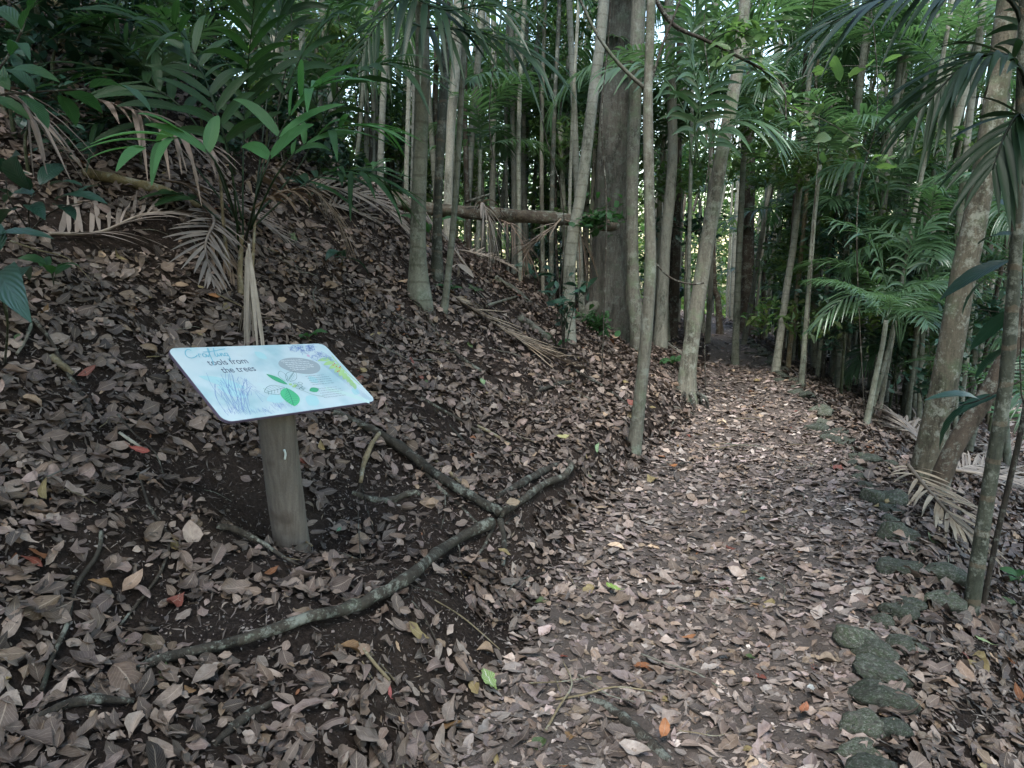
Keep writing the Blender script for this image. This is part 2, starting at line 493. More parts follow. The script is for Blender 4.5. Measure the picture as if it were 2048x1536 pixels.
def bare(x, y):
    """0..1 how bare of leaves the soil is"""
    b = 0 * x
    for cx, cy0, rx, ry, k in ((-1.15, 3.0, .44, .32, 1.1), (-.62, 2.9, .42, .34, .95), (-.35, 3.5, .5, .3, .8), (-.25, 2.62, .34, .16, 1.0),
                               (-1.0, 2.15, .5, .13, .95), (-.62, 2.28, .35, .12, .9), (-1.5, 2.5, .14, .4, .8), (.1, 3.9, .35, .4, .6), (-.3, 4.6, .6, .25, .7),
                               (.15, 2.75, .25, .3, .45), (.9, 5.0, .35, .4, .35), (1.3, 4.3, .3, .5, .3)):
        b = np.maximum(b, k * np.exp(-(((x - cx) / rx) ** 2 + ((y - cy0) / ry) ** 2) ** 2))
    b = b * (1 - .95 * np.exp(-(((x + .98) / .42) ** 2 + ((y - 2.50) / .17) ** 2) ** 1.5))
    n = _n2(x + 5, y, 1.6) + .6 * _n2(x, y + 4, 3.9)
    s = (np.interp(y, LY, LX) - x)
    b = np.maximum(b, np.clip((n - .35) * 1.2, 0, .8) * (s > .2))
    return b


def litter():
    g = Geo(); rs = np.random.default_rng(5)
    def band(n, y0, y1, lsz, nu, nv, zspread, xl=None):
        # sample uniformly in the camera's wedge
        y = np.sqrt(rs.uniform(y0 ** 2, y1 ** 2, n)) if y0 > 0 else rs.uniform(y0, y1, n)
        x = y * rs.uniform(-.92, .92, n)
        l = np.interp(y, LY, LX); r = np.interp(y, RY, RX)
        # steep hillside on the left near needs more, right drop fewer far away
        keep = rs.uniform(0, 1, n) > bare(x, y)
        onp = (x > l) & (x < r)
        keep &= (rs.uniform(0, 1, n) < np.where(onp, .95, np.where(x > r, .85, .9)))
        x, y, onp = x[keep], y[keep], onp[keep]; m = len(x)
        N = nrm(x, y); z = Hgt(x, y)
        L = lsz * rs.lognormal(0, .48, m) * np.where(onp, .98, 1.0); L = np.clip(L, .012, .108)
        if y0 < 6 and len(ROOTP):
            RP = np.array(ROOTP); ok = np.ones(m, bool)
            for a_ in range(0, m, 4000):
                dd = np.hypot(x[a_:a_ + 4000, None] - RP[None, :, 0], y[a_:a_ + 4000, None] - RP[None, :, 1]) - RP[None, :, 2] - .22 * L[a_:a_ + 4000, None]
                ok[a_:a_ + 4000] = (dd.min(1) > 0) | (rs.uniform(0, 1, len(dd)) < .10)
            x, y, onp, L = x[ok], y[ok], onp[ok], L[ok]; m = len(x)
            N = nrm(x, y); z = Hgt(x, y)
        asp = rs.uniform(.26, .80, m)
        P = np.stack([x, y, z], -1) + N * (rs.uniform(.004, zspread, m) * np.where(onp, .45, 1.0))[:, None]
        tl = rs.normal(0, 1, m) * np.where(onp, .13, .25)
        rl = rs.normal(0, 1, m) * np.where(onp, .15, .31)
        P = P + N * (np.abs(np.sin(tl)) * L * .35 + np.abs(np.sin(rl)) * L * asp * .3)[:, None]
        ci = rs.choice(len(PAL), m, p=PALW); col = PAL[ci] * np.clip(rs.lognormal(-.20, .45, (m, 1)), .2, 2.0) * np.where(onp, [[1.18], [1.15], [1.15]], [[.74], [.68], [.64]]).T
        rare = rs.uniform(0, 1, m) < .011
        col[rare] = RARE[rs.choice(len(RARE), rare.sum(), p=[.25, .15, .35, .1, .15])]
        cu = rs.normal(.05, .28, m) * np.where(onp, .6, 1); fo = rs.normal(.12, .33, m); wa = np.abs(rs.normal(0, .07, m))
        g.add(*[q for q in (lambda V, F, U, CC: (V, F, U, CC))(*leaf_batch(P, N, L, L * asp, rs.uniform(0, 2 * PI, m), tl, rl, cu, fo, wa, col, nu, nv, rs))])
    band(12500, 1.3, 3.2, .048, 7, 5, .020)
    band(32000, 3.2, 6.0, .048, 6, 3, .024)
    band(46000, 6.0, 11.0, .058, 4, 3, .035)
    band(26000, 11.0, 24.0, .09, 3, 3, .05)
    tag(link('leaf_litter', g.mesh('leaf_litter', M['litter'])), 'brown and grey dead leaves lying all over the path and slope', 'leaf litter', kind='stuff')
    # crumbs: broken leaf bits, husks and twiglets
    g = Geo()
    for n, y0, y1, sz in ((34000, 1.3, 4.0, .009), (26000, 4.0, 8.0, .014)):
        y = np.sqrt(rs.uniform(y0 ** 2, y1 ** 2, n)); x = y * rs.uniform(-.9, .9, n)
        N = nrm(x, y); P = np.stack([x, y, Hgt(x, y)], -1) + N * rs.uniform(.003, .012, n)[:, None]
        L = sz * rs.lognormal(0, .5, n); A = rs.choice([.12, .5, .8], n, p=[.35, .35, .3])
        col = PAL[rs.choice(len(PAL), n, p=PALW)] * rs.uniform(.3, 1.15, (n, 1))
        L = np.where(A < .2, L * 2.6, L)
        g.add(*leaf_batch(P, N, L, L * A, rs.uniform(0, 2 * PI, n), rs.normal(0, .3, n), rs.normal(0, .3, n), 0 * L, rs.normal(0, .3, n), 0 * L, col, 3, 2, rs))
    tag(link('debris', g.mesh('debris', M['litter'])), 'fine crumbs of leaf and twig scattered on the soil', 'debris', kind='stuff')



def one_leaf(px, py, L, asp, col, label, yaw=0.0, curl=.1, cat='leaf', lift=.03, mat=None, fold=.1, tilt=0.0, base=None):
    L *= .9; col = tuple(.78 * q for q in col)
    rs = np.random.default_rng(int(px * 7 + py))
    p = gnd(px, py) if base is None else np.array(base)
    N = nrm(np.array([p[0]]), np.array([p[1]]))
    P = p[None] + N * (lift + .022)
    ROOTP.append((p[0], p[1], L * .30))
    V, F, U, CC = leaf_batch(P, N, np.array([L]), np.array([L * asp]), np.array([yaw]), np.array([tilt]), np.array([.05]), np.array([curl]), np.array([fold]), np.array([.05]), np.array([col]), 13, 7, rs)
    o = empty('fallen_leaf', P[0], label, cat, 'single fallen leaves that stand out by colour')
    g = Geo(); g.add(V - P[0], F, U, CC)
    bl = link('blade', g.mesh('blade', mat or M['litter']), o)
    g = Geo(); c2 = V.reshape(13, 7, 3)[0, 3] - P[0]; c1 = V.reshape(13, 7, 3)[1, 3] - P[0]
    d = (c2 - c1); d /= np.linalg.norm(d)
    tube(g, [c2, c2 + d * L * .1, c2 + d * L * .2 + N[0] * .004], [.0012, .001, .001], 5, np.array(col) * .8)
    link('stalk', g.mesh('stalk', mat or M['litter']), o)
    return o


GREENLEAF = mat_leaf('fallen_green_leaf', (.9, .9, .9), (1, 1, 1), .12, .5)
one_leaf(968, 1382, .115, .62, (.22, .33, .09), 'big pale green fallen leaf with brown specks at the path foot', 2.2, .05, mat=GREENLEAF)
one_leaf(1225, 1194, .10, .42, (.22, .36, .04), 'bright yellow-green fallen leaf alone on the middle of the path', 2.35, .1, mat=GREENLEAF)
one_leaf(1522, 1178, .05, .5, (.05, .20, .11), 'small dark green fallen leaf on the right half of the path', .5, .1, mat=GREENLEAF)
one_leaf(960, 775, .12, .45, (.20, .33, .13), 'light green fallen leaf on the slope below the pale lying frond', 1.9, .05, mat=GREENLEAF)
one_leaf(1183, 908, .13, .32, (.20, .33, .13), 'narrow green fallen leaf hanging from the litter above the root hook', 1.7, .2, mat=GREENLEAF)
one_leaf(676, 1070, .035, .6, (.04, .18, .07), 'tiny round green leaf on bare soil right of the post', 1.2, .05, mat=GREENLEAF)
one_leaf(1120, 886, .13, .4, (.42, .40, .17), 'yellowish torn leaf on the litter mound above the root hook', .4, .3)
one_leaf(272, 918, .10, .42, (.36, .075, .05), 'dull red fallen leaf on the slope left of the post', .15, .15)
one_leaf(1325, 1488, .075, .55, (.42, .17, .06), 'orange leaf curled on edge at the bottom of the path', 1.2, .5, tilt=.5)
one_leaf(1610, 1445, .07, .5, (.40, .15, .07), 'rusty red leaf among brown ones near the lowest edging stones', .9, .3)
one_leaf(1378, 1300, .07, .45, (.38, .16, .06), 'orange brown leaf tucked under a longer leaf on the path', .2, .2)
one_leaf(1622, 1405, .045, .75, (.50, .52, .50), 'pale grey round leaf right of the dark buried branch', 1.4, .1)
one_leaf(760, 1415, .05, .35, (.40, .10, .09), 'small red leaf below the splintered wood left of the path', 2.1, .2)
one_leaf(1010, 1030, .10, .6, (.30, .23, .15), 'broad tan leaf held against the root joint', .5, .2, lift=.08)
one_leaf(1345, 945, .09, .55, (.40, .16, .05), 'orange leaf beside the foot of the thin mottled trunk', .4, .2)
one_leaf(425, 605, .0 + .09, .5, (.45, .20, .07), 'orange leaf on the slope below the hanging dead frond', .4, .2)
one_leaf(1955, 1305, .0 + .085, .3, (.22, .30, .10), 'thin yellow green leaf beside the right edging stones', 2.6, .1, mat=GREENLEAF)

# ------------------------------------------------------------------ the sign
def sign():
    W, H_, T = .80, .424, .012
    TL = np.array([-1.315, 0, 0]); c = (TL[0], -.1366, 2.590)
    TL = np.array([c[0], c[2] * math.cos(PITCH) - c[1] * math.sin(PITCH), EYE - c[2] * math.sin(PITCH) - c[1] * math.cos(PITCH)])
    a = np.array([.513, .855, -.075]); a /= np.linalg.norm(a)
    b = np.array([.683, -.445, -.58]); b -= a * (a @ b); b /= np.linalg.norm(b)
    n = -np.cross(a, b)
    if n[2] < 0: n = -n
    ctr = TL + a * W / 2 + b * H_ / 2
    foot = gnd(592, 1092); foot[0:2] = (foot[0:2] * .35 + ctr[0:2] * .65); foot[2] = Hgt(foot[0], foot[1])
    root = empty('information_sign', foot, 'pale blue slanted information board about tools from the trees on a round timber post', 'sign')
    fo = np.array(foot)
    MW = Matrix(((a[0], -b[0], n[0], TL[0] - fo[0]), (a[1], -b[1], n[1], TL[1] - fo[1]), (a[2], -b[2], n[2], TL[2] - fo[2]), (0, 0, 0, 1)))
    # local board frame: x along width 0..W, y up (0 at the top edge, -H at the bottom), z out of the face
    def outline(r=.038, k=8):
        pts = []
        for cx, cy0, a0 in ((W - r, -r, 0), (r, -r, 90), (r, -H_ + r, 180), (W - r, -H_ + r, 270)):
            for i in range(k + 1):
                t = math.radians(a0 + 90 * i / k); pts.append((cx + r * math.cos(t), cy0 + r * math.sin(t)))
        return pts
    import bmesh
    def slab(name, pts, z0, z1, mat, parent, bev=0.0, m=MW):
        bm = bmesh.new(); vs = [bm.verts.new((x, y, z1)) for x, y in pts]
        f = bm.faces.new(vs)
        if z1 != z0:
            r = bmesh.ops.extrude_face_region(bm, geom=[f])
            for v in r['geom']:
                if isinstance(v, bmesh.types.BMVert): v.co.z = z0
        bmesh.ops.recalc_face_normals(bm, faces=bm.faces)
        if bev: bmesh.ops.bevel(bm, geom=[e for e in bm.edges if abs(e.verts[0].co.z - e.verts[1].co.z) < 1e-6], offset=bev, segments=2, affect='EDGES')
        me = bpy.data.meshes.new(name); bm.to_mesh(me); bm.free(); me.materials.append(mat)
        return link(name, me, parent, mw=m)
    board_m = NT('printed_board'); v = board_m.coords()
    n1 = board_m.noise(v, 5, 3, .5); n2 = board_m.noise(v, 14, 4, .6)
    c = board_m.ramp(n1, [(.38, (.32, .47, .51)), (.56, (.46, .56, .59)), (.75, (.51, .59, .61))])
    c = board_m.mix(board_m.ramp(n2, [(.55, 0), (.72, .35)]), c, (.42, .62, .62))
    c = board_m.mix(board_m.ramp(board_m.noise(v, 38, 6, .8), [(.60, 0), (.75, .45)]), c, (.30, .33, .28))
    board_m.l(c, board_m.b.inputs['Base Color']); board_m.b.inputs['Roughness'].default_value = .38
    edge = mat_plain('board_edge', (.10, .08, .12), .5)
    bd = slab('board', outline(), -T, -.0008, edge, root, .0012)
    face = slab('printed_face', [(W / 2 + (x - W / 2) * .994, -H_ / 2 + (y + H_ / 2) * .989) for x, y in outline(.037)], 0, 0, board_m.m, bd, m=Matrix.Identity(4))
    # ink: flat shapes a fraction of a millimetre proud of the face
    def ink(name, polys, mat, z):
        me = bpy.data.meshes.new(name); bm = bmesh.new()
        for p in polys:
            try: bm.faces.new([bm.verts.new((x, y, z)) for x, y in p])
            except Exception: pass
        for f in bm.faces:
            f.normal_update()
            if f.normal.z < 0: f.normal_flip()
        bm.to_mesh(me); bm.free(); me.materials.append(mat)
        return link(name, me, bd, mw=Matrix.Identity(4))
    def stroke(pts, w):
        P = np.array(pts, dtype=float)
        if len(P) > 2: P = spline(P, len(P) * 5)
        T_ = np.gradient(P, axis=0); T_ /= np.linalg.norm(T_, axis=1)[:, None] + 1e-9
        Nn = np.stack([-T_[:, 1], T_[:, 0]], -1); ww = np.asarray(w) * np.ones(len(P)) / 2
        A, B = P + Nn * ww[:, None], P - Nn * ww[:, None]
        return [[tuple(A[i]), tuple(A[i + 1]), tuple(B[i + 1]), tuple(B[i])] for i in range(len(P) - 1)]
    def leafpoly(x, y, L, wd, ang, n=14, p=1.0):
        u = np.linspace(0, 1, n); h = np.sin(PI * u ** p) ** .8 * wd / 2
        q = [(u[i] * L, h[i]) for i in range(n)] + [(u[i] * L, -h[i]) for i in range(n - 2, 0, -1)]
        ca, sa = math.cos(ang), math.sin(ang)
        return [(x + qx * ca - qy * sa, y + qx * sa + qy * ca) for qx, qy in q]
    X = lambda u: u * W
    Y = lambda v_: -v_ * H_
    r = random.Random(3)
    mk = lambda nm, c_: mat_plain(nm, c_, .45)
    I = {'wash': mk('pale_teal_wash', (.34, .55, .58)), 'wash2': mk('pale_green_wash', (.45, .60, .58)), 'line': mk('blue_line_ink', (.16, .24, .48)),
         'text': mk('dark_text_ink', (.10, .13, .18)), 'teal': mk('teal_script_ink', (.16, .42, .52)), 'green': mk('leaf_green_ink', (.07, .42, .20)),
         'green2': mk('leaf_dark_green_ink', (.05, .32, .16)), 'vein': mk('dark_vein_ink', (.02, .12, .10)), 'lime': mk('lime_frond_ink', (.33, .52, .22)),
         'grey': mk('grey_panel_ink', (.28, .33, .35)), 'white': mk('white_text_ink', (.78, .82, .84)), 'red': mk('red_berry_ink', (.50, .10, .05)), 'pink': mk('pink_flower_ink', (.55, .35, .50))}
    for q_ in [leafpoly(X(.66), Y(.60), .05, .05, .4), leafpoly(X(.30), Y(.80), .10, .05, .1), leafpoly(X(.52), Y(.93), .09, .06, .6), leafpoly(X(.47), Y(.1), .06, .05, -1),
                        leafpoly(X(.88), Y(.86), .06, .04, .7), leafpoly(X(.05), Y(.40), .18, .05, -.5), leafpoly(X(.10), Y(.55), .12, .05, -.7)]:
        ink('wash_shape', [q_], I['wash'], .0004)
    ink('pale_wash_streak', stroke([(X(.72), Y(.72)), (X(.83), Y(.84)), (X(.94), Y(.99))], .03), I['wash2'], .00045)
    # buttress-root tree sketch along the left side
    S = []
    for i in range(26):
        x0 = .05 + r.uniform(0, .20); y0 = r.uniform(.36, .62)
        x1 = x0 * .5 + r.uniform(-.01, .05) + .02; y1 = r.uniform(.75, .95)
        S += stroke([(X(x0 + .04), Y(y0)), (X((x0 + x1) / 2 + r.uniform(-.01, .03)), Y((y0 + y1) / 2)), (X(x1), Y(y1))], .0011)
    for i in range(30):
        x0 = r.uniform(.10, .30); y0 = r.uniform(.45, .68); S += stroke([(X(x0), Y(y0)), (X(x0 + r.uniform(-.03, .03)), Y(y0 + r.uniform(.04, .14)))], .0011)
    for i in range(75):
        x0 = r.uniform(.04, .46); y0 = .96 - r.uniform(0, .07) - .03 * math.sin(x0 * 20); S += stroke([(X(x0), Y(y0)), (X(x0 + r.uniform(-.012, .012)), Y(y0 - r.uniform(.03, .07)))], .001)
    ink('tree_sketch', S, I['line'], .0006)
    # spiky foliage sketch, top right
    S = []
    for i in range(230):
        cx, cy0 = r.choice(((.74, .08), (.80, .14), (.86, .10), (.90, .18), (.84, .24), (.92, .26), (.79, .05), (.88, .05)))
        cx += r.uniform(-.03, .03); cy0 += r.uniform(-.04, .04); t = r.uniform(0, 2 * PI); l = r.uniform(.010, .028)
        S += stroke([(X(cx), Y(max(cy0, .03))), (X(min(.965, cx + l * math.cos(t) * .9)), Y(max(.025, cy0 + l * 1.7 * math.sin(t))))], .0019)
    ink('spiky_foliage_sketch', S, I['line'], .0006)
    ink('pink_flower', [leafpoly(X(.79), Y(.21), .018, .016, .3)], I['pink'], .0008)
    # lime frond and berries down the right edge
    S = []
    for i in range(9):
        t = i / 8; bx, by = .965 - .02 * abs(t - .4), .26 + .42 * t
        S.append(leafpoly(X(bx), Y(by), .100 - .055 * t if i < 6 else .055, .024, PI + .15 + .85 * t, p=.8))
    S += stroke([(X(.975), Y(.22)), (X(.965), Y(.45)), (X(.985), Y(.72))], .006)
    ink('lime_frond', S, I['lime'], .0005)
    ink('red_berries', [leafpoly(X(x), Y(y), .012, .007, 1.0) for x, y in ((.915, .39), (.93, .42), (.945, .44), (.935, .37), (.905, .50), (.92, .49), (.96, .42))], I['red'], .0009)
    S = []
    for k in range(4): S += stroke([(X(.845 + k * .010), Y(.34 + .02 * k)), (X(.885 + k * .012), Y(.62)), (X(.935 + k * .012), Y(.965))], .0012)
    ink('stem_lines', S, I['line'], .00065)
    # fruit sprig in the middle
    cx, cy0 = .50, .63
    ink('leaf_outlines_left', sum([stroke(leafpoly(X(.465), Y(.655), .11, .055, PI + .12) + [leafpoly(X(.465), Y(.655), .11, .055, PI + .12)[0]], .0013)] +
        [stroke([(X(.465) - q * .11, Y(.655) - q * .013), (X(.465) - q * .11 - .014, Y(.655) - q * .013 + s_ * .020)], .001) for q in (.2, .35, .5, .65, .8) for s_ in (1, -1)] +
        [stroke([(X(.465), Y(.655)), (X(.34), Y(.69))], .0013)], []), I['vein'], .0007)
    ink('leaf_outlines_right', sum([stroke(leafpoly(X(.515), Y(.57), .10, .045, .62), .0013), stroke(leafpoly(X(.505), Y(.56), .065, .04, 1.3), .0013)] +
        [stroke([(X(.515) + q * .081, Y(.57) + q * .058), (X(.515) + q * .081 + .006 + .008 * s_, Y(.57) + q * .058 + .016 * s_)], .001) for q in (.2, .35, .5, .65, .8) for s_ in (1, -1)] +
        [stroke([(X(.515), Y(.57)), (X(.61), Y(.44))], .0012)], []), I['vein'], .0007)
    ink('green_leaf_upper', [leafpoly(X(.50), Y(.615), .095, .032, 2.25)], I['green2'], .0008)
    ink('green_leaf_lower', [leafpoly(X(.475), Y(.66), .115, .082, -1.90, p=.9)], I['green'], .0010)
    S = stroke([(X(.475), Y(.66)), (X(.458), Y(.77)), (X(.43), Y(.90))], .0022)
    for q in (.12, .24, .36, .48, .60, .72, .84):
        px_, py_ = X(.475) - .036 * q, Y(.66) - .105 * q; wd = .034 * math.sin(PI * q ** .9) ** .8
        S += stroke([(px_, py_), (px_ + wd, py_ - .004)], .0011) + stroke([(px_, py_), (px_ - wd, py_ - .018 + .004)], .0011)
    ink('leaf_veins', S, I['vein'], .0013)
    ink('green_leaf_small', [leafpoly(X(.60), Y(.735), .058, .030, .14)], I['green2'], .0008)
    S = []
    for fx, fy in ((.535, .62), (.555, .645), (.53, .66), (.56, .68), (.545, .70), (.57, .61)): S += stroke(leafpoly(X(fx), Y(fy), .022, .015, r.uniform(-.6, .6)), .0014)
    S += stroke([(X(.56), Y(.72)), (X(.60), Y(.79)), (X(.66), Y(.84))], .0014)
    ink('fruit_outlines', S, I['vein'], .0011)
    ink('fruit_fill', [leafpoly(X(fx), Y(fy), .020, .013, .2) for fx, fy in ((.505, .62), (.515, .655), (.53, .64))], I['lime'], .0009)
    # grey pebble panel
    q = []
    for i in range(44):
        t = 2 * PI * i / 44; rx = .108; ry = .056 * (1 + .10 * math.cos(t + .8))
        ex, ey = rx * math.cos(t) * (1 + .05 * math.sin(2 * t)), ry * math.sin(t)
        q.append((X(.685) + ex * math.cos(-.12) - ey * math.sin(-.12), Y(.345) + ex * math.sin(-.12) + ey * math.cos(-.12)))
    ink('grey_panel', [q], I['grey'], .0007)
    # lettering
    def text(s_, x, y, size, mat, z=.0012, sx=1.0, off=0.0, shear=0.0, space=1.0):
        cu = bpy.data.curves.new('lettering', 'FONT'); cu.body = s_; cu.size = size; cu.offset = off; cu.shear = shear; cu.space_line = space
        ob = bpy.data.objects.new('lettering', cu); C.objects.link(ob)
        bpy.context.view_layer.update()
        dg = bpy.context.evaluated_depsgraph_get(); me = bpy.data.meshes.new_from_object(ob.evaluated_get(dg))
        C.objects.unlink(ob); bpy.data.objects.remove(ob)
        me.materials.clear(); me.materials.append(mat)
        return link('lettering', me, bd, mw=Matrix.Translation((x, y, z)) @ Matrix.Diagonal((sx, 1, 1, 1)))
    text('tools from', X(.150), Y(.270), .050, I['text'], sx=.86, off=0)
    text('the trees', X(.190), Y(.385), .050, I['text'], sx=.86, off=0)
    def greek(x, y, lines, wmax, step, h, mat, nm, skew):
        S = []
        for q, frac in enumerate(lines):
            if not frac: continue
            cx = x + skew * q; end = x + skew * q + wmax * frac; yy = y - step * q
            while cx < end - .004:
                wl = min(r.uniform(.005, .020), end - cx); n_ = max(2, int(wl / .0024))
                S += stroke([(cx + wl * i_ / n_, yy + h * (.5 if i_ % 2 else -.5) * r.uniform(.5, 1.2)) for i_ in range(n_ + 1)][:max(3, n_ + 1)], .0011)
                cx += wl + .0035
        ink(nm, S, mat, .0011)
    greek(X(.585), Y(.265), (.80, .98, .93, .95, .90, .55), .150, .0125, .005, I['white'], 'small_white_lines', .0035)
    greek(X(.655), Y(.520), (.82, .95, .98, .9, .93, 0, .9, .98, 1.0, .9, .95), .135, .0140, .0038, I['text'], 'small_dark_lines', 0)
    # joined-up script word
    w0 = .0040
    def sw(pts): return stroke([(X(.075 + .135 * 1.45 * px_), Y(.155) + .052 * py_) for px_, py_ in pts], w0)
    S = sw([(.22, .85), (.16, 1.0), (.04, .75), (-.02, .25), (.06, 0), (.2, .12), (.28, .3)])           # C
    S += sw([(.30, .05), (.33, .4), (.36, .42), (.40, .36)])                                             # r
    S += sw([(.52, .38), (.45, .42), (.42, .15), (.48, .05), (.53, .36), (.54, .08), (.58, .1)])          # a
    S += sw([(.56, .1), (.66, .5), (.72, .98), (.68, .9), (.58, -.3), (.50, -.95)])                       # f
    S += sw([(.50, .62), (.72, .66), (1.2, .92)])
    S += sw([(.88, 1.05), (.80, .5), (.76, .12), (.80, .05), (.84, .2)])                                   # t
    S += sw([(.86, .4), (.85, .08), (.89, .15)]) + sw([(.865, .58), (.87, .62)])                           # i
    S += sw([(.93, .4), (.92, .06), (.97, .38), (1.0, .36), (1.0, .08), (1.04, .14)])                      # n
    S += sw([(1.14, .38), (1.07, .38), (1.06, .1), (1.12, .1), (1.15, .4), (1.10, -.35), (1.02, -.3)])     # g
    ink('script_lettering', S, I['teal'], .0013)
    # post: slightly bowed round timber
    k = NT('weathered_post'); v = k.coords('Object', (9, 9, .8)); v2 = k.coords()
    n1 = k.noise(v, 6, 5, .6); n2 = k.noise(v2, 5, 3, .5); n3 = k.noise(v2, 130, 3, .7)
    c = k.mix(k.ramp(n1, [(.3, 0), (.7, 1)]), (.085, .072, .058), (.155, .135, .112))
    c = k.mix(k.ramp(n2, [(.5, 0), (.68, .4)]), c, (.085, .11, .085)); c = k.mix(k.ramp(n3, [(.45, 0), (.8, .5)]), c, (.07, .055, .04))
    c = k.mix(k.ramp(n2, [(.28, .8), (.38, 0)]), c, (.045, .03, .022))
    k.l(c, k.b.inputs['Base Color']); k.b.inputs['Roughness'].default_value = .85; k.bump(k.math('ADD', n1, n3), .35, .006)
    top = ctr - n * .045 - fo - a * .015
    P = spline([(0.012, 0.0, -.14), (0.0, 0, .04), (top[0] * .40 - .004, top[1] * .40, top[2] * .40), (top[0] * .82 - .004, top[1] * .82, top[2] * .78), tuple(top)], 22)
    g = Geo(); tube(g, P, .076 + .006 * np.linspace(1, 0, 22) ** 2, 28, rough=.008, seed=2)
    post = link('post', g.mesh('post', k.m), root)
    g = Geo()
    zz = top[2] * .62
    tube(g, spline([(P[14][0] + .045, P[14][1] - .078, P[14][2] + .02), (P[14][0] + .05, P[14][1] - .078, P[14][2]), (P[14][0] + .046, P[14][1] - .08, P[14][2] - .022)], 6), .0045, 6)
    link('pale_spot', g.mesh('pale_spot', mat_plain('bird_lime', (.5, .55, .52), .8)), post)
    # a flat bracket between board and post
    g = Geo()
    p0, p1 = ctr - n * .022 - fo - b * .10, ctr - n * .022 - fo + b * .10
    tube(g, [p0, p1], [.022, .022], 4); link('bracket', g.mesh('bracket', edge), root)


sign()

# ------------------------------------------------------------------ trunks and trees
UP = np.array([0, 0, 1.0])


def leaf_cloud(name, n, centres, radii, size, mat, seed, flat=.7, var=.35):
    """n small bent leaves in clumps about the centres"""
    rs = np.random.default_rng(seed)
    c = np.asarray(centres, dtype=float); rad = np.asarray(radii, dtype=float) * np.ones(len(c))
    k = rs.integers(0, len(c), n)
    d = rs.normal(0, 1, (n, 3)); d /= np.linalg.norm(d, axis=1)[:, None]
    P = c[k] + d * (rad[k] * rs.uniform(.15, 1, n) ** .55)[:, None] * np.array([1, 1, flat])
    N = rs.normal(0, .75, (n, 3)) + np.array([0, 0, 1.0]); N /= np.linalg.norm(N, axis=1)[:, None]
    a = rs.normal(0, 1, (n, 3)); a -= N * np.sum(a * N, 1, keepdims=True); a /= np.linalg.norm(a, axis=1)[:, None]
    b = np.cross(N, a)
    L = size * rs.lognormal(0, .3, n)[:, None]; W = L * rs.uniform(.3, .5, n)[:, None]
    p0 = P - a * L / 2; p2 = P + a * L / 2 - N * L * .18
    V = np.stack([p0, P + b * W / 2 + N * L * .08, p2, P - b * W / 2 + N * L * .08], 1)
    F = np.arange(4 * n).reshape(-1, 4)
    kc = rs.uniform(1 - var, 1 + var, len(c))[k][:, None]
    col = rs.uniform(.75, 1.3, (n, 1)) * kc * np.array([1, 1, 1.0]) * np.stack([rs.uniform(.8, 1.3, n), np.ones(n), rs.uniform(.8, 1.2, n)], 1)
    return quads(name, V, F, mat, np.repeat(col, 4, 0), np.tile([[0, .5], [.5, 1], [1, .5], [.5, 0]], (n, 1)), smooth=False)


def crown_mesh(seed, n=2600, R=2.4, size=.17, mat='canopy'):
    rs = np.random.default_rng(seed)
    m = 22; d = rs.normal(0, 1, (m, 3)); d /= np.linalg.norm(d, axis=1)[:, None]
    c = d * R * rs.uniform(.3, 1, m)[:, None] * np.array([1, 1, .6])
    return leaf_cloud('crown', n, c, rs.uniform(.35, .9, m) * R * .38, size, M[mat], seed)


CROWNS = [crown_mesh(100 + i) for i in range(4)]


def world_trunk(P, R, mat, base, sides=12, rough=.04, seed=0, flare=.35, name='trunk', parent=None, nseg=None, butt=None):
    """trunk tube in the frame of its thing; P in world coordinates from the foot up"""
    P = np.array(P, dtype=float); R = np.array(R, dtype=float)
    n = nseg or max(14, int(np.linalg.norm(P[-1] - P[0]) * 4))
    Q, RR = spline(P, n, R)
    h = Q[:, 2] - base[2]
    RR = RR * (1 + flare * np.exp(-np.maximum(h, 0) / (R[0] * 2.6)))
    g = Geo(); tube(g, Q - base, RR, sides, rough=rough, seed=seed)
    return link(name, g.mesh(name, M[mat]), parent)


def px_trunk(pts, label, mat, kind='tree', cat='tree', group=None, Y=None, lean=0.0, top=8.5, flare=.35, sides=12, rough=.04, crown=True, seed=0, name='tree', ext=True, fronds=None):
    """pts = (px, py, width px) from the foot up; the first point stands on the ground unless Y is given"""
    px, py, w = pts[0]
    b = gnd(px, py) if Y is None else at(px, py, Y)
    Y0 = b[1]
    if Y is not None:
        zz = float(Hgt(b[0], b[1])); b = np.array([b[0], b[1], zz])
    P = [b - np.array([0, 0, .25])]; R = [w / FPX * Y0 / 2 * .88]
    for i, (qx, qy, w) in enumerate(pts):
        if i == 0 and Y is None: continue
        q = at(qx, qy, Y0 + lean * (pts[0][1] - qy) / 600)
        if i == 0 and q[2] < b[2] + .1: continue
        P.append(q); R.append(w / FPX * q[1] / 2 * .86)
    if ext:
        d = P[-1] - P[-2]; d /= np.linalg.norm(d)
        d = d * .6 + UP * .4; d /= np.linalg.norm(d)
        e = P[-1] + d * max(.3, (top - P[-1][2]) / max(d[2], .3)); P.append(e); R.append(R[-1] * .72)
    root = empty(name, b, label, cat, group)
    world_trunk(P, R, mat, b, sides, rough, seed, flare, parent=root)
    if fronds:
        crown_fronds(root, P[-1] - b, *((4, fronds[1] * .62) if P[-1][2] > 7 else fronds), seed=seed)
    elif crown and ext:
        link('crown', CROWNS[seed % 4], root, loc=tuple(P[-1] - b + np.array([0, 0, .6])), rot=(0, 0, seed * 1.3)).scale = (.45, .45, .45)
    return root, b, P


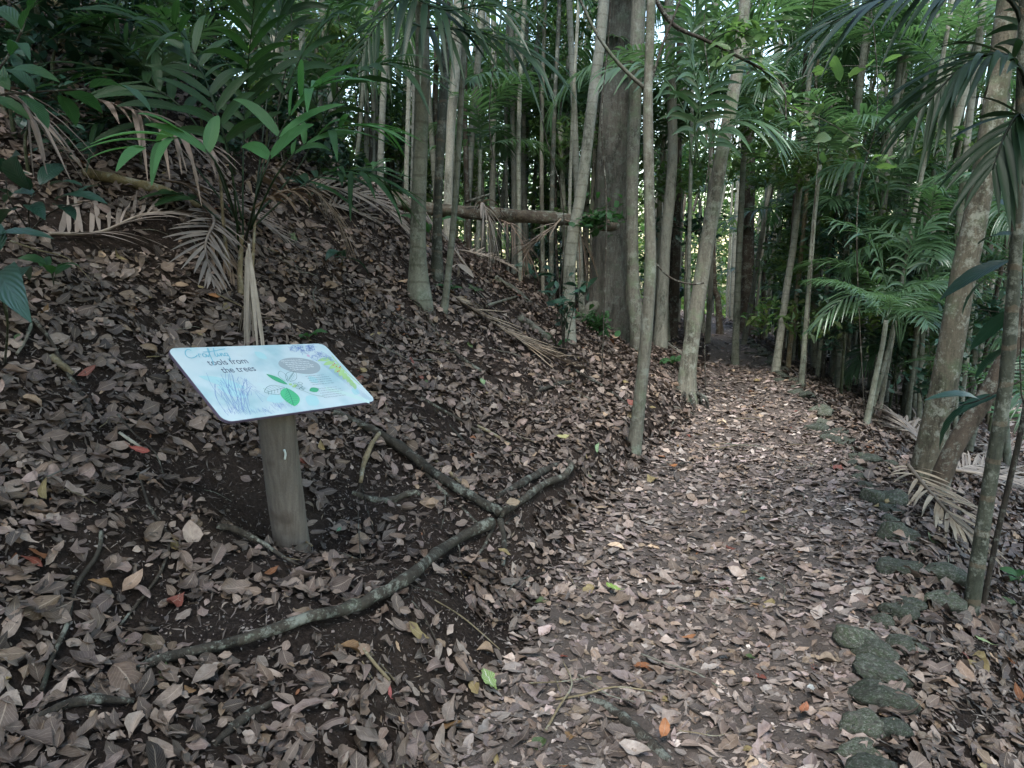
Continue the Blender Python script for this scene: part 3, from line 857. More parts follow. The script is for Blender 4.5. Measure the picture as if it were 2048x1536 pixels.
# ------------------------------------------------------------------ palm fronds
def frond_geo(g, P, npair, ll, lw, a0=68, a1=24, droop=.35, lift=.15, t0=.16, seed=0, upv=(0, 0, 1), drape=False, col=(1, 1, 1), jit=.06, rr=.007, seg=6, prof=.6, twist=0.0, skip=0.0, side=0, rcol=None, off=None):
    rs = np.random.default_rng(seed)
    P = spline(P, 24); n = len(P)
    off = np.zeros(3) if off is None else off
    T = np.gradient(P, axis=0); T /= np.linalg.norm(T, axis=1)[:, None]
    if rr: tube(g, P, rr * np.linspace(1.25, .25, n), 6, col=rcol if rcol is not None else col)
    upv = np.array(upv, dtype=float)
    for i in range(npair):
        t = t0 + (1 - t0) * (i + .5) / npair
        for s in (-1, 1):
            if side and s != side: continue
            if rs.uniform() < skip: continue
            tt = np.clip(t + rs.normal(0, .006), 0, .999) * (n - 1); k = int(tt); f = tt - k
            p = P[k] * (1 - f) + P[min(k + 1, n - 1)] * f; T_ = T[k]
            S = np.cross(T_, upv); S /= np.linalg.norm(S) + 1e-9; U = np.cross(S, T_)
            if twist: S, U = S * math.cos(twist) + U * math.sin(twist), U * math.cos(twist) - S * math.sin(twist)
            a = math.radians(a0 + (a1 - a0) * t + rs.normal(0, 4))
            d = T_ * math.cos(a) + S * s * math.sin(a) + U * (lift + rs.normal(0, jit)); d /= np.linalg.norm(d)
            u_ = (t - t0) / (1 - t0)
            L = ll * (math.sin(PI * (u_ * .86 + .12)) ** prof) * rs.uniform(.88, 1.08); W = lw * rs.uniform(.8, 1.1) * (1 - .35 * u_)
            u = np.linspace(0, 1, seg)
            C0 = p + d * (L * u)[:, None] - UP * (droop * rs.uniform(.75, 1.3) * L * u ** 2)[:, None]
            Dv = np.gradient(C0, axis=0); Dv /= np.linalg.norm(Dv, axis=1)[:, None]
            A = np.cross(Dv, U + .35 * s * 0 + rs.normal(0, .12, 3)); A /= np.linalg.norm(A, axis=1)[:, None] + 1e-9
            B = np.cross(A, Dv)
            wp = W * np.clip(np.sin(PI * (u * .93 + .04) ** .72), .03, 1) ** .8 / 2
            wp[-1] = W * .06
            V = np.stack([C0 + A * wp[:, None] - B * (wp * .35)[:, None] * 0, C0 - B * (wp * .30)[:, None], C0 - A * wp[:, None]], 1)
            if drape:
                z = Hgt(V[..., 0], V[..., 1]) + .022 + .02 * rs.uniform() ; V[..., 2] = np.maximum(V[..., 2], z)
            uv = np.stack(np.broadcast_arrays(u[:, None], np.array([[0, .5, 1.0]])), -1)
            g.add(V - off, grid_faces(seg, 3), uv, np.array(col) * rs.uniform(.8, 1.2))


def lib_frond(seed, L=2.0, npair=27, ll=.60, lw=.052, arch=(55, -35), droop=.45, mat='palm', col=(1, 1, 1), **kw):
    t = np.linspace(0, 1, 14); e = np.radians(arch[0] + (arch[1] - arch[0]) * t ** 1.15)
    st = L / 13
    x = np.concatenate([[0], np.cumsum(np.cos(e[:-1]) * st)]); z = np.concatenate([[0], np.cumsum(np.sin(e[:-1]) * st)])
    P = np.stack([x, .06 * np.sin(t * 3) * L * (1 if seed % 2 else -1), z], -1)
    g = Geo(); frond_geo(g, P, npair, ll, lw, droop=droop, seed=seed, col=col, **kw)
    return g.mesh('frond', M[mat])


FR = [lib_frond(1), lib_frond(2, arch=(70, -55), droop=.5), lib_frond(3, arch=(35, -30), droop=.3, npair=26, ll=.62), lib_frond(4, arch=(62, -10), droop=.45, npair=30)]
FRB = [lib_frond(11, L=1.1, npair=15, ll=.42, lw=.055, arch=(60, -15), droop=.3), lib_frond(12, L=1.2, npair=14, ll=.45, lw=.06, arch=(75, -30), droop=.45)]
FRD = [lib_frond(21, arch=(-40, -85), droop=.8, mat='dead', col=(.9, .85, .8), ll=.5, a0=40, a1=12, skip=.15)]


def crown_fronds(root, loc, nf=8, scale=1.0, lib=None, dead=0, seed=0, spread=(10, 0), mesh_pick=None):
    r = random.Random(seed * 13 + 5); lib = lib or FR
    for i in range(nf):
        az = 2 * PI * i / nf + r.uniform(-.3, .3); tilt = math.radians(r.uniform(-28, 18))
        o = link('frond', lib[r.randrange(len(lib))], root, loc=tuple(loc))
        o.rotation_euler = (r.uniform(-.25, .25), -tilt, az); s = scale * r.uniform(.8, 1.1); o.scale = (s, s, s)
    for i in range(dead):
        o = link('dead_frond', FRD[0], root, loc=tuple(np.array(loc) - np.array([0, 0, .05])))
        o.rotation_euler = (0, 0, r.uniform(0, 6.28)); s = scale * .8; o.scale = (s, s, s)


T_ = px_trunk
# the named trunks, from the photograph
T_([(838, 602, 44), (836, 480, 34), (842, 250, 32), (845, 0, 31)], 'grey-green ringed palm trunk with a flared foot, nearest on the slope behind the sign', 'palm_trunk', fronds=(9, 1.1), name='palm_tree', cat='palm', flare=.55, seed=1, rough=.02, sides=20)
T_([(872, 552, 26), (876, 400, 20), (886, 200, 20), (893, 0, 19)], 'bluish grey ringed palm trunk close behind the flared palm', 'bamboo', fronds=(7, 1.0), name='palm_tree', cat='palm', flare=.3, seed=2, rough=.02)
T_([(896, 408, 20), (902, 250, 20), (915, 60, 22)], 'cream mottled trunk with peeling patches left of the hanging dead frond', 'bark_pale', seed=3, Y=9.5)
T_([(757, 372, 14), (766, 200, 14), (777, 0, 14)], 'pale slim trunk standing on the ridge above the lying log end', 'palm_pale', seed=4, Y=9.6, fronds=(6, 1), name='palm_tree', cat='palm')
T_([(812, 398, 11), (817, 200, 10), (822, 0, 10)], 'left one of two thin trunks side by side behind the flared palm', 'palm_pale', seed=5, Y=9.2, fronds=(6, .9), name='palm_tree', cat='palm')
T_([(825, 396, 12), (829, 200, 11), (830, 0, 11)], 'right one of two thin trunks side by side behind the flared palm', 'palm_pale', seed=6, Y=9.0, fronds=(6, .9), name='palm_tree', cat='palm')
T_([(600, 330, 13), (603, 160, 13), (603, 0, 13)], 'pale orange-tinged thin trunk seen through the broad palm leaflets', 'palm_pale', seed=7, Y=9.5, fronds=(6, 1), name='palm_tree', cat='palm')
T_([(671, 300, 11), (671, 100, 11), (673, 0, 11)], 'pinkish grey thin trunk right of the broad-leaved palm sapling', 'bark_grey', seed=8, Y=11)
T_([(935, 410, 16), (945, 250, 14), (964, 0, 14)], 'slim whitish trunk leaning right, rising just left of the draped frond', 'palm_pale', seed=9, Y=10.5, fronds=(7, 1), name='palm_tree', cat='palm')
T_([(1028, 420, 12), (1025, 200, 11), (1022, 0, 11)], 'straight white blotched trunk rising behind the draped dead frond', 'bark_pale', seed=10, Y=12)
T_([(1104, 402, 11), (1110, 200, 9), (1119, 0, 9)], 'thin bluish stem left of the leaning pale trunk', 'bamboo', seed=11, Y=10, fronds=(6, 1), name='palm_tree', cat='palm')
T_([(1140, 520, 28), (1163, 380, 25), (1185, 200, 24), (1208, 0, 23)], 'smooth pale ringed trunk leaning right beside the great buttressed tree', 'palm_pale', seed=12, fronds=(9, 1.2), name='palm_tree', cat='palm', Y=8.3, sides=18, rough=.015)
T_([(1262, 905, 30), (1284, 760, 30), (1300, 560, 27), (1298, 400, 24), (1296, 200, 22), (1302, 0, 19)], 'thin green-mottled tree standing at the left edge of the path', 'bark_grey', seed=13, flare=.25, sides=16)
T_([(1320, 694, 27), (1330, 500, 25), (1345, 300, 22), (1338, 0, 20)], 'smooth pale cream trunk behind the thin mottled path-edge tree', 'bark_pale', seed=14, sides=16)
T_([(1372, 800, 40), (1378, 720, 36), (1412, 500, 34), (1440, 330, 31), (1468, 180, 27), (1490, 0, 24)], 'lichened grey tree leaning right from a raised root ball beside the path', 'bark_grey', seed=15, sides=18, flare=.45)
T_([(1349, 560, 24), (1352, 440, 22), (1356, 250, 20)], 'dark reddish brown trunk behind the smooth cream one', 'bark_brown', seed=16, Y=13)
T_([(1495, 655, 36), (1494, 500, 32), (1496, 330, 30), (1492, 130, 30)], 'thick straight brown trunk beyond the bend of the path', 'bark_brown', seed=17, Y=16.5, sides=18, flare=.2)
T_([(1442, 662, 15), (1436, 600, 14), (1427, 555, 13), (1424, 300, 12)], 'dark crooked trunk at the far end of the path', 'bark_brown', seed=18, Y=16, top=9)
T_([(1421, 560, 12), (1420, 380, 11), (1424, 200, 10)], 'pale white slim trunk seen left above the far path', 'bark_pale', seed=19, Y=14)
T_([(1484, 690, 12), (1510, 560, 11), (1528, 440, 10), (1560, 250, 9)], 'slim tan trunk leaning right in front of the thick brown one', 'palm_pale', seed=20, fronds=(7, .9), name='palm_tree', cat='palm')
T_([(1548, 748, 17), (1570, 600, 16), (1588, 480, 15), (1603, 330, 13)], 'pale leaning palm trunk first of the row along the right path edge', 'palm_pale', seed=21, fronds=(8, .9), name='palm_tree', cat='palm', top=4.6)
T_([(1602, 772, 12), (1616, 600, 11), (1628, 440, 10), (1640, 330, 9)], 'thin greenish palm stem just right of the leaning pale palm', 'palm_trunk', seed=22, fronds=(8, .75), name='palm_tree', cat='palm', ext=False)
T_([(1580, 690, 11), (1597, 560, 10), (1612, 400, 9)], 'straw coloured slim stem between two greener ones right of the path', 'root_tan', seed=23, Y=10.5, fronds=(7, .8), name='palm_tree', cat='palm', top=4.5)
T_([(1565, 700, 10), (1578, 560, 10), (1590, 400, 9)], 'brown slim stem behind the leaning pale palm', 'bark_brown', seed=24, Y=11)
T_([(1728, 848, 14), (1750, 760, 12), (1765, 690, 11), (1772, 640, 10)], 'small bent palm with a pale curved stem right of the edging stones', 'palm_trunk', seed=25, fronds=(8, .50, None), name='palm_tree', cat='palm', ext=False, flare=.3)
T_([(1664, 755, 17), (1672, 690, 15), (1682, 640, 13), (1690, 500, 12)], 'short leaning grey trunk left of the small bent palm', 'bark_grey', seed=26, top=5)
T_([(1845, 955, 66), (1868, 860, 60), (1893, 740, 56), (1925, 560, 52), (1958, 400, 48), (1990, 200, 44), (2010, 60, 46)], 'thick leaning tan-grey tree on the right with two stems', 'bark_dark', seed=27, sides=22, flare=.12, rough=.03, top=7)
T_([(1862, 985, 44), (1900, 910, 42), (1955, 820, 40), (2010, 720, 38), (2075, 560, 36)], 'smaller dark stem leaning steeply right from the foot of the thick tan-grey tree', 'bark_brown', seed=28, sides=16, flare=.05, crown=False, top=5)
T_([(1940, 1222, 34), (1962, 1080, 32), (1990, 900, 31), (2010, 780, 30), (2022, 640, 29), (2035, 450, 24), (2042, 200, 20), (2050, -60, 18)], 'dark green ringed palm stem nearest on the right', 'bamboo', seed=29, sides=20, flare=.2, rough=.015, name='palm_tree', cat='palm', crown=False, top=3.2)
T_([(1960, 1218, 13), (1988, 1100, 13), (2015, 980, 13), (2044, 850, 12), (2080, 640, 11)], 'thin dark stem beside the nearest ringed palm on the right', 'twig', seed=30, flare=.1, crown=False, top=3.0, sides=10, name='sapling')


def great_tree():
    b = gnd(1235, 668); b = b + np.array([0, .3, 0]); b[2] = Hgt(b[0], b[1]); Y = b[1]
    root = empty('buttressed_tree', b, 'great furrowed tree with flared buttress roots beside the slope foot', 'tree')
    P = [b - UP * .3, at(1222, 560, Y), at(1220, 420, Y), at(1228, 250, Y), at(1250, 60, Y), at(1262, -120, Y)]
    P.append(P[-1] + np.array([.3, 0, 4.0])); R = np.array([46, 36, 30, 30, 33, 33, 24]) / FPX * Y
    Q, RR = spline(P, 50, R)
    g = Geo()
    h = Q[:, 2] - b[2]
    sides = 40; th = np.arange(sides) * 2 * PI / sides
    lob = np.array([.5, 1.3, 2.1, 2.9, 3.6, 4.3, 5.0])
    V = []
    rs = np.random.default_rng(4)
    ph = rs.uniform(0, 6, 4)
    for q, r_, hh in zip(Q, RR, h):
        fl = np.exp(-max(hh, -.1) / .38)
        rad = r_ * (1 + .06 * np.sin(3 * th + ph[0] + hh) + .045 * np.sin(8 * th + ph[1] + hh * .5))
        for a in lob:
            dd = np.angle(np.exp(1j * (th - a))); rad = rad + r_ * 1.5 * fl * np.exp(-(dd / .17) ** 2)
        V.append(np.stack([q[0] - b[0] + rad * np.cos(th), q[1] - b[1] + rad * np.sin(th), 0 * th + q[2] - b[2]], -1))
    g.add(V, grid_faces(len(Q), sides, True), np.stack(np.broadcast_arrays(th[None] / 6.28, h[:, None]), -1))
    link('trunk', g.mesh('trunk', M['bark_big']), root)
    for k, (px0, x1, y1, w) in enumerate(((1262, 1285, 712, 15), (1252, 1264, 692, 12), (1208, 1150, 640, 22))):
        e = gnd(x1, y1); s = at(px0, 540 if k != 2 else 590, Y)
        g = Geo(); Q2, R2 = spline([s - b, (s * .5 + e * .5) - b + UP * (.12 if k != 2 else -.05), e - b - UP * .06], 14, np.array([w * .8, w, w * .8]) / FPX * Y / 1.6)
        tube(g, Q2, R2, 10, rough=.08, seed=k); link('buttress_root', g.mesh('buttress_root', M['bark_grey']), root)
    link('crown', CROWNS[1], root, loc=tuple(P[-1] - b)).scale = (.6, .6, .5)
    return b


GT = great_tree()
T_([(1282, 705, 32), (1268, 590, 28), (1264, 420, 27), (1268, 250, 30), (1276, 60, 30)], 'lichen-blotched trunk pressed against the right side of the great tree', 'bark_grey', seed=31, sides=18, flare=.5)

# far trunks that nothing tells apart, seen through the forest
FARM = {'palm_pale': 'slim pale ringed trunk among many far in the forest', 'bark_grey': 'slim grey trunk among many far in the forest',
        'bark_pale': 'whitish slim trunk among many far in the forest', 'bark_brown': 'thin brown trunk among many far in the forest', 'palm_trunk': 'slim green-grey trunk among many far in the forest'}


def far_trunks():
    r = random.Random(21); lib = {}
    for m in FARM:
        for v in range(3):
            g = Geo(); rs = np.random.default_rng(v + len(m))
            P = spline([(0, 0, -.5), (rs.normal(0, .08), rs.normal(0, .08), 3), (rs.normal(.2, .15), 0, 7), (rs.normal(.5, .25), 0, 12)], 26)
            tube(g, P, np.linspace(1.0, .65, 26) * .055, 8, rough=.03, seed=v)
            lib[m, v] = (g.mesh('trunk', M[m]), P[-1])
    spots = []
    for lo, hi, n, ya, yb in ((520, 800, 34, 9.5, 18), (800, 1240, 62, 10, 20), (1300, 1500, 34, 12, 26), (1500, 2048, 84, 8.5, 18), (1380, 1800, 34, 14, 26), (60, 520, 6, 9, 20)):
        for i in range(n):
            px = r.uniform(lo, hi); Y = r.uniform(ya, yb); p = at(px, 500, Y)
            l = float(np.interp(Y, LY, LX)) - .4; rr = float(np.interp(Y, RY, RX)) + .4
            if l < p[0] < rr and Y < 24: continue
            spots.append((p[0], Y))
    for i, (x, y) in enumerate(spots):
        m = r.choice(['palm_pale', 'palm_pale', 'palm_pale', 'bark_pale', 'bark_pale', 'bark_brown', 'palm_trunk', 'bark_grey'])
        me, tip = lib[m, r.randrange(3)]
        b = (x, y, float(Hgt(x, y)))
        o = empty('forest_tree', b, FARM[m], 'tree', 'far trunks in the forest')
        o.rotation_euler = (r.uniform(-.05, .05), r.uniform(-.03, .08), r.choice((0, .4, -.5, 5.9)))
        s = r.uniform(.5, 1.1) * (1 + .03 * max(0, y - 12)); sz = r.uniform(.75, 1.1)
        t = link('trunk', me, o); t.scale = (s, s, sz)
        if i % 20 == 0 and y < 13:
            c = link('crown', CROWNS[r.randrange(4)], o, loc=(tip[0] * s, tip[1] * s, tip[2] * sz), rot=(0, 0, r.uniform(0, 6)))
            k = r.uniform(.6, 1.0); c.scale = (k, k, k)
        elif i % 12 == 1 and y < 14:
            crown_fronds(o, (tip[0] * s * .97, tip[1] * s, tip[2] * sz * .98), 7, 1.0, seed=i)


far_trunks()

# ------------------------------------------------------------------ understory palms
def palm_at(px, py, Y, scale, nf, label, seed, group='understory palms', mat='palm_trunk', w=.035, lib=None, dx=0.0, dead=0):
    top = at(px, py, Y); bx = top[0] + dx; bz = float(Hgt(bx, Y))
    b = np.array([bx, Y, bz])
    root = empty('understory_palm', b, label, 'palm', group)
    if top[2] - bz > .25:
        P = [b - UP * .15, b * .6 + top * .4 + np.array([dx * -.15, 0, 0]), top]
        world_trunk(P, [w * 1.15, w, w * .8], mat, b, 10, .02, seed, .3, parent=root)
    crown_fronds(root, top - b, nf, scale * 1.2, lib, dead=dead, seed=seed)
    return root


UPS = [
    (1790, 640, 8.6, .62, 9, 'low spreading palm with silvery drooping leaflets right of the path palms'),
    (1715, 500, 10.5, .85, 10, 'dark feathery palm in the middle of the right-hand thicket'),
    (1860, 560, 9.5, .8, 9, 'palm whose pale frond hangs level against the thick leaning tree'),
    (1700, 340, 13, .95, 9, 'palm with a pale fan-like hanging frond above the right-hand thicket'),
    (1600, 430, 13.5, .85, 8, 'palm arching over the row of slim stems right of the path'),
    (1490, 250, 11.0, .85, 9, 'palm crown in front of the thick brown trunk'),
    (1385, 180, 9.5, .9, 9, 'palm crown between the cream trunk and the leaning lichened tree'),
    (1330, 300, 12, .8, 8, 'palm crown half hidden behind the cream trunk'),
    (1120, 250, 12, 1.0, 9, 'palm with wide arching fronds left of the leaning pale trunk'),
    (1010, 330, 14, .95, 8, 'bright green palm deep behind the draped dead frond'),
    (1060, 180, 16, 1.1, 8, 'tall palm crown high in the centre of the forest'),
    (945, 230, 15, .95, 8, 'palm crown behind the slim whitish leaning trunk'),
    (930, 60, 6.4, .62, 9, 'dark palm crown silhouetted at the top centre'),
    (1960, 480, 10, .8, 8, 'palm behind the thick leaning tree on the right'),
    (1640, 640, 12, .6, 8, 'low palm behind the greenish palm stems'),
    (1920, 660, 8.8, .55, 7, 'low palm with pale leaflets between the two right-hand stems'),
    (1550, 560, 17, .8, 8, 'small palm beyond the bend of the path'),
    (1400, 400, 16, .8, 7, 'small palm left of the far path'),
    (730, 100, 10, .8, 8, 'palm crown above the slope left of the flared palm'),
    (1820, 250, 12, 1.0, 9, 'high palm crown in the right-hand canopy'),
    (1900, 120, 10, .9, 8, 'palm crown behind the topmost dark foreground frond'),
    (1600, 200, 15, 1.0, 8, 'palm crown high over the far path'),
    (1770, 430, 15, .9, 8, 'feathery palm far behind the pale fan-like frond'),
    (1270, 60, 11, 1.0, 8, 'palm crown at the top behind the great furrowed tree'),
    (1830, 720, 10.5, .7, 8, 'low dark palm against the thick leaning tree foot'),
    (2010, 800, 7.5, .5, 6, 'low palm behind the nearest ringed stem'),
]
for i, (px, py, Y, s, nf, lb) in enumerate(UPS):
    palm_at(px, py, Y, s, nf, lb, 40 + i, w=.028 + .012 * (i % 3), dx=((i * 37) % 9 - 4) * .06 if i != 12 else -.24)

# ------------------------------------------------------------------ leafy saplings and shrubs
def sapling_lib(seed, h=2.2, nb=16, nl=420, ls=.10, mat='green'):
    rs = np.random.default_rng(seed)
    g = Geo(); tube(g, spline([(0, 0, -.1), (rs.normal(0, .06), 0, h * .5), (rs.normal(.1, .1), rs.normal(0, .1), h)], 12), np.linspace(.018, .006, 12), 6)
    pts = []
    for i in range(nb):
        z = h * (.25 + .75 * (i + .5) / nb); a = rs.uniform(0, 6.28); L = rs.uniform(.35, .75) * (1.1 - .5 * z / h)
        s = np.array([0, 0, z]); e = s + np.array([math.cos(a) * L, math.sin(a) * L, rs.uniform(-.05, .3)])
        Q = spline([s, (s + e) / 2 + UP * .06, e], 6); tube(g, Q, np.linspace(.006, .002, 6), 4)
        for q in range(nl // nb):
            t = rs.uniform(.25, 1.0); k = Q[int(t * 5)]; pts.append(k + rs.normal(0, .05, 3))
    P = np.array(pts); n = len(P)
    N = rs.normal(0, .4, (n, 3)) + UP; N /= np.linalg.norm(N, axis=1)[:, None]
    L = ls * rs.lognormal(0, .25, n)
    col = np.ones((n, 3)) * rs.uniform(.7, 1.3, (n, 1))
    V, F, U, CC = leaf_batch(P, N, L, L * rs.uniform(.34, .5, n), rs.uniform(0, 6.28, n), rs.normal(-.2, .3, n), rs.normal(0, .3, n), rs.normal(-.15, .1, n), rs.normal(.15, .1, n), np.zeros(n), col, 4, 3, rs)
    g2 = Geo(); g2.add(V, F, U, CC)
    return g.mesh('stem', M['stem']), g2.mesh('foliage', M[mat])


SAPS = [sapling_lib(1), sapling_lib(2, 1.4, 12, 360, .11, 'broad'), sapling_lib(3, 3.0, 20, 560, .10), sapling_lib(4, .7, 9, 170, .12, 'blue'), sapling_lib(5, 1.9, 18, 560, .075, 'blue')]
SAPN = ['light leafy sapling in the far undergrowth', 'bushy broad-leaved shrub in the far undergrowth', 'tall leafy sapling in the far undergrowth', 'low glossy-leaved shrub in the far undergrowth', 'dense small-leaved dark sapling in the far undergrowth']


def saplings():
    r = random.Random(77)
    for lo, hi, n, ya, yb in ((540, 820, 14, 11, 20), (820, 1230, 34, 12, 24), (1290, 1480, 22, 13, 26), (1500, 2080, 84, 8.5, 24), (0, 520, 14, 9, 16)):
        for i in range(n):
            px = r.uniform(lo, hi); Y = r.uniform(ya, yb); p = at(px, 500, Y)
            l = float(np.interp(Y, LY, LX)) - .6; rr = float(np.interp(Y, RY, RX)) + .6
            if l < p[0] < rr and Y < 24: continue
            k = r.choice((0, 0, 1, 2, 2, 3, 4, 4)); z = float(Hgt(p[0], Y))
            o = empty('leafy_sapling', (p[0], Y, z), SAPN[k], 'shrub' if k in (1, 3) else 'sapling', 'far undergrowth plants')
            o.rotation_euler = (r.uniform(-.15, .15), r.uniform(-.15, .15), r.uniform(0, 6.28)); s = r.uniform(.8, 1.6); o.scale = (s, s, s)
            link('stem', SAPS[k][0], o); link('foliage', SAPS[k][1], o)


saplings()


def far_forest():
    rs = np.random.default_rng(9); cs, rd = [], []
    for i in range(620):
        t = rs.uniform(0, 1) ** .8; Y = 25 + 25 * t; px = rs.uniform(-250, 2300); x = (px - 1024) / FPX * Y
        if t < .12 and 1250 < px < 1560: continue
        z = -2.5 + 21 * t ** 1.05 + rs.normal(0, 1.4)
        if z > 6 and rs.uniform() < .84: continue
        cs.append((x, Y, z)); rd.append(rs.uniform(.8, 2.0))
    for i in range(330):
        px = rs.uniform(-250, 2300); Y = rs.uniform(36, 50); cs.append(((px - 1024) / FPX * Y, Y, rs.uniform(-5, 8))); rd.append(rs.uniform(1.6, 2.6))
    tag(link('distant_forest', leaf_cloud('distant_forest', 110000, cs, rd, .34, M['canopy'], 10, .8, .45)), 'solid green mass of far forest foliage behind all the trunks', 'foliage', kind='stuff')


MIDC = [leaf_cloud('crown', 2400, np.random.default_rng(200 + i).normal(0, 1, (16, 3)) * [.75, .75, .9], .45, .13, M['canopy' if i < 2 else 'green'], 300 + i, .8, .4) for i in range(4)]


def more_palms():
    r = random.Random(55); n = 0
    for lo, hi, pa, pb, cnt, ya, yb in ((1480, 2060, 120, 760, 40, 8.0, 19), (880, 1230, 90, 380, 10, 9.5, 19), (560, 860, 60, 280, 4, 9, 15), (1300, 1480, 80, 420, 8, 10, 19)):
        for i in range(cnt):
            px, py, Y = r.uniform(lo, hi), r.uniform(pa, pb), r.uniform(ya, yb); p = at(px, py, Y)
            l = float(np.interp(Y, LY, LX)) - .5; rr = float(np.interp(Y, RY, RX)) + .4
            if l - .6 < p[0] < rr + 1.1 or p[2] < Hgt(p[0], p[1]) + .3: continue
            palm_at(px, py, Y, r.uniform(.5, .85), r.choice((6, 7, 8)), 'feathery palm among the crowded understory palms of the forest', 300 + n, group='crowded understory palms', w=.03, dx=r.uniform(-.3, .3)); n += 1


def hillside_green():
    r = random.Random(17)
    for px, py, k, s in ((20, 60, 1, 1.0), (90, 110, 3, 1.2), (150, 60, 1, .9), (200, 130, 4, .8), (260, 60, 1, 1.0), (300, 150, 3, 1.4), (345, 90, 4, .8), (380, 160, 1, .8), (430, 130, 0, .8), (120, 190, 3, 1.3), (30, 250, 3, 1.2),
                         (210, 260, 3, 1.1), (280, 300, 3, .9), (330, 230, 1, .7), (410, 260, 3, 1.2), (450, 220, 4, .7), (500, 260, 1, .9), (540, 300, 3, 1.2), (570, 330, 1, .6), (60, 320, 3, .9), (0, 150, 1, .8), (470, 320, 3, .8), (230, 40, 0, .9), (330, 30, 2, .7), (640, 350, 3, 1.2), (700, 370, 3, 1.0)):
        p = gnd(px, py + 30)
        if p[1] > 16: continue
        o = empty('leafy_sapling', p, ['light leafy sapling', 'bushy broad-leaved shrub', 'tall leafy sapling', 'low glossy-leaved shrub', 'dense small-leaved sapling'][k] + ' in the thick green growth of the upper left hillside', 'shrub', 'green growth on the upper left hillside')
        o.rotation_euler = (0, r.uniform(0, .2), r.uniform(0, 6.28)); s *= .75; o.scale = (s, s, s)
        link('stem', SAPS[k][0], o); link('foliage', SAPS[k][1], o)
    for i, (px, py, dz, s) in enumerate(((90, 40, 1.0, .7), (250, 120, .8, .6), (400, 60, 1.2, .8), (560, 180, 1.0, .7), (330, 200, .5, .6), (10, 100, .9, .7), (640, 250, .8, .6), (180, 0, 1.0, .8))):
        p = gnd(px, py + 130); top = p + UP * dz
        o = empty('understory_palm', p, 'young palm with broad leaflets crowding the upper left hillside', 'palm', 'young palms on the upper left hillside')
        world_trunk([p - UP * .1, (p + top) / 2, top], [.02, .018, .012], 'stem', p, 8, .03, i, .1, parent=o, nseg=8)
        crown_fronds(o, top - p, 7, s * 1.2, FRB, seed=400 + i)


more_palms()
hillside_green()


def midstory():
    r = random.Random(99); n = 0
    for lo, hi, cnt, ya, yb, za, zb in ((560, 1240, 9, 11, 24, 2.6, 6.5), (1300, 1560, 5, 11, 22, 3.5, 7), (1560, 2060, 14, 9, 22, 1.2, 6), (250, 560, 4, 9, 14, 4.5, 7)):
        for i in range(cnt):
            px = r.uniform(lo, hi); Y = r.uniform(ya, yb); x = (px - 1024) / FPX * Y; z0 = float(Hgt(x, Y)); z = max(r.uniform(za, zb), z0 + 1.4)
            l = float(np.interp(Y, LY, LX)) - .4; rr = float(np.interp(Y, RY, RX)) + .4
            if l < x < rr and Y < 24: continue
            b = np.array([x, Y, z0]); o = empty('understory_tree', b, 'slender understory tree with a small leafy crown far among the trunks', 'tree', 'small crowned trees in the forest')
            world_trunk([b - UP * .1, b + UP * (z - z0) * .5 + np.array([r.uniform(-.1, .1), 0, 0]), b + UP * (z - z0)], [.03, .026, .014], 'twig', b, 7, .03, i, .2, parent=o, nseg=8)
            c = link('crown', MIDC[r.randrange(4)], o, loc=(0, 0, z - z0), rot=(0, 0, r.uniform(0, 6))); k = r.uniform(.7, 1.25); c.scale = (k, k, k)


midstory()


def added_shade_trees():
    """unseen trees added around the view so their crowns shade the foreground and slope"""
    spots = [((-7.5, 1.0), (-4.2, 1.6, 6.6), 1.35), ((-8.5, 4.0), (-5.0, 4.6, 8.2), 1.3), ((-7.0, -2.5), (-3.0, -1.2, 6.2), 1.4), ((-3.5, -3.5), (-1.2, -2.6, 5.6), 1.3), ((-9.5, 7.5), (-6.5, 7.6, 9.2), 1.2),
             ((-6.0, 2.2), (-2.2, 3.6, 7.2), 1.1), ((4.5, -2.5), (3.8, -.6, 5.6), 1.3), ((6.5, 1.5), (4.9, 2.2, 5.6), 1.2), ((1.5, -4.5), (1.0, -3.6, 5.6), 1.3), ((-5.5, 5.5), (-1.6, 5.2, 7.4), 1.1), ((6.8, 3.6), (5.2, 4.6, 5.8), 1.1), ((-4.8, 0.2), (-1.8, 1.2, 5.4), 1.1), ((5.0, 0.4), (2.6, .8, 5.2), 1.0), ((3.6, -4.2), (1.9, -2.4, 5.3), 1.15), ((-4.6, -5.0), (-3.0, -3.8, 5.4), 1.2), ((5.5, -3.4), (3.6, -2.6, 5.2), 1.1)]
    for i, ((bx, by), c, k) in enumerate(spots):
        b = np.array([bx, by, float(Hgt(bx, by))]); o = empty('forest_tree', b, 'unseen broad tree added outside the view to shade slope and foreground', 'tree', 'added shade trees outside the view')
        world_trunk([b - UP * .2, b * .6 + np.array(c) * .4 + UP * .6, np.array(c)], [.14, .12, .08], 'bark_grey', b, 12, .04, i, .3, parent=o)
        cr = link('crown', CROWNS[i % 4], o, loc=tuple(np.array(c) - b), rot=(0, 0, i)); cr.scale = (k, k, k * .8)


added_shade_trees()
far_forest()

# ------------------------------------------------------------------ roots, sticks and logs on the ground
def gpath(pts, lift=.0, n=None):
    P, R = [], []
    for q in pts:
        px, py, w = q[:3]; lf = q[3] if len(q) > 3 else lift
        g0 = gnd(px, py); d = np.linalg.norm(g0 - np.array([0, 0, EYE])); r = w / FPX * d / 2 * .67
        g0 = g0 + UP * (r * .45 + lf); P.append(g0); R.append(r)
    return spline(P, n or len(pts) * 6, R)


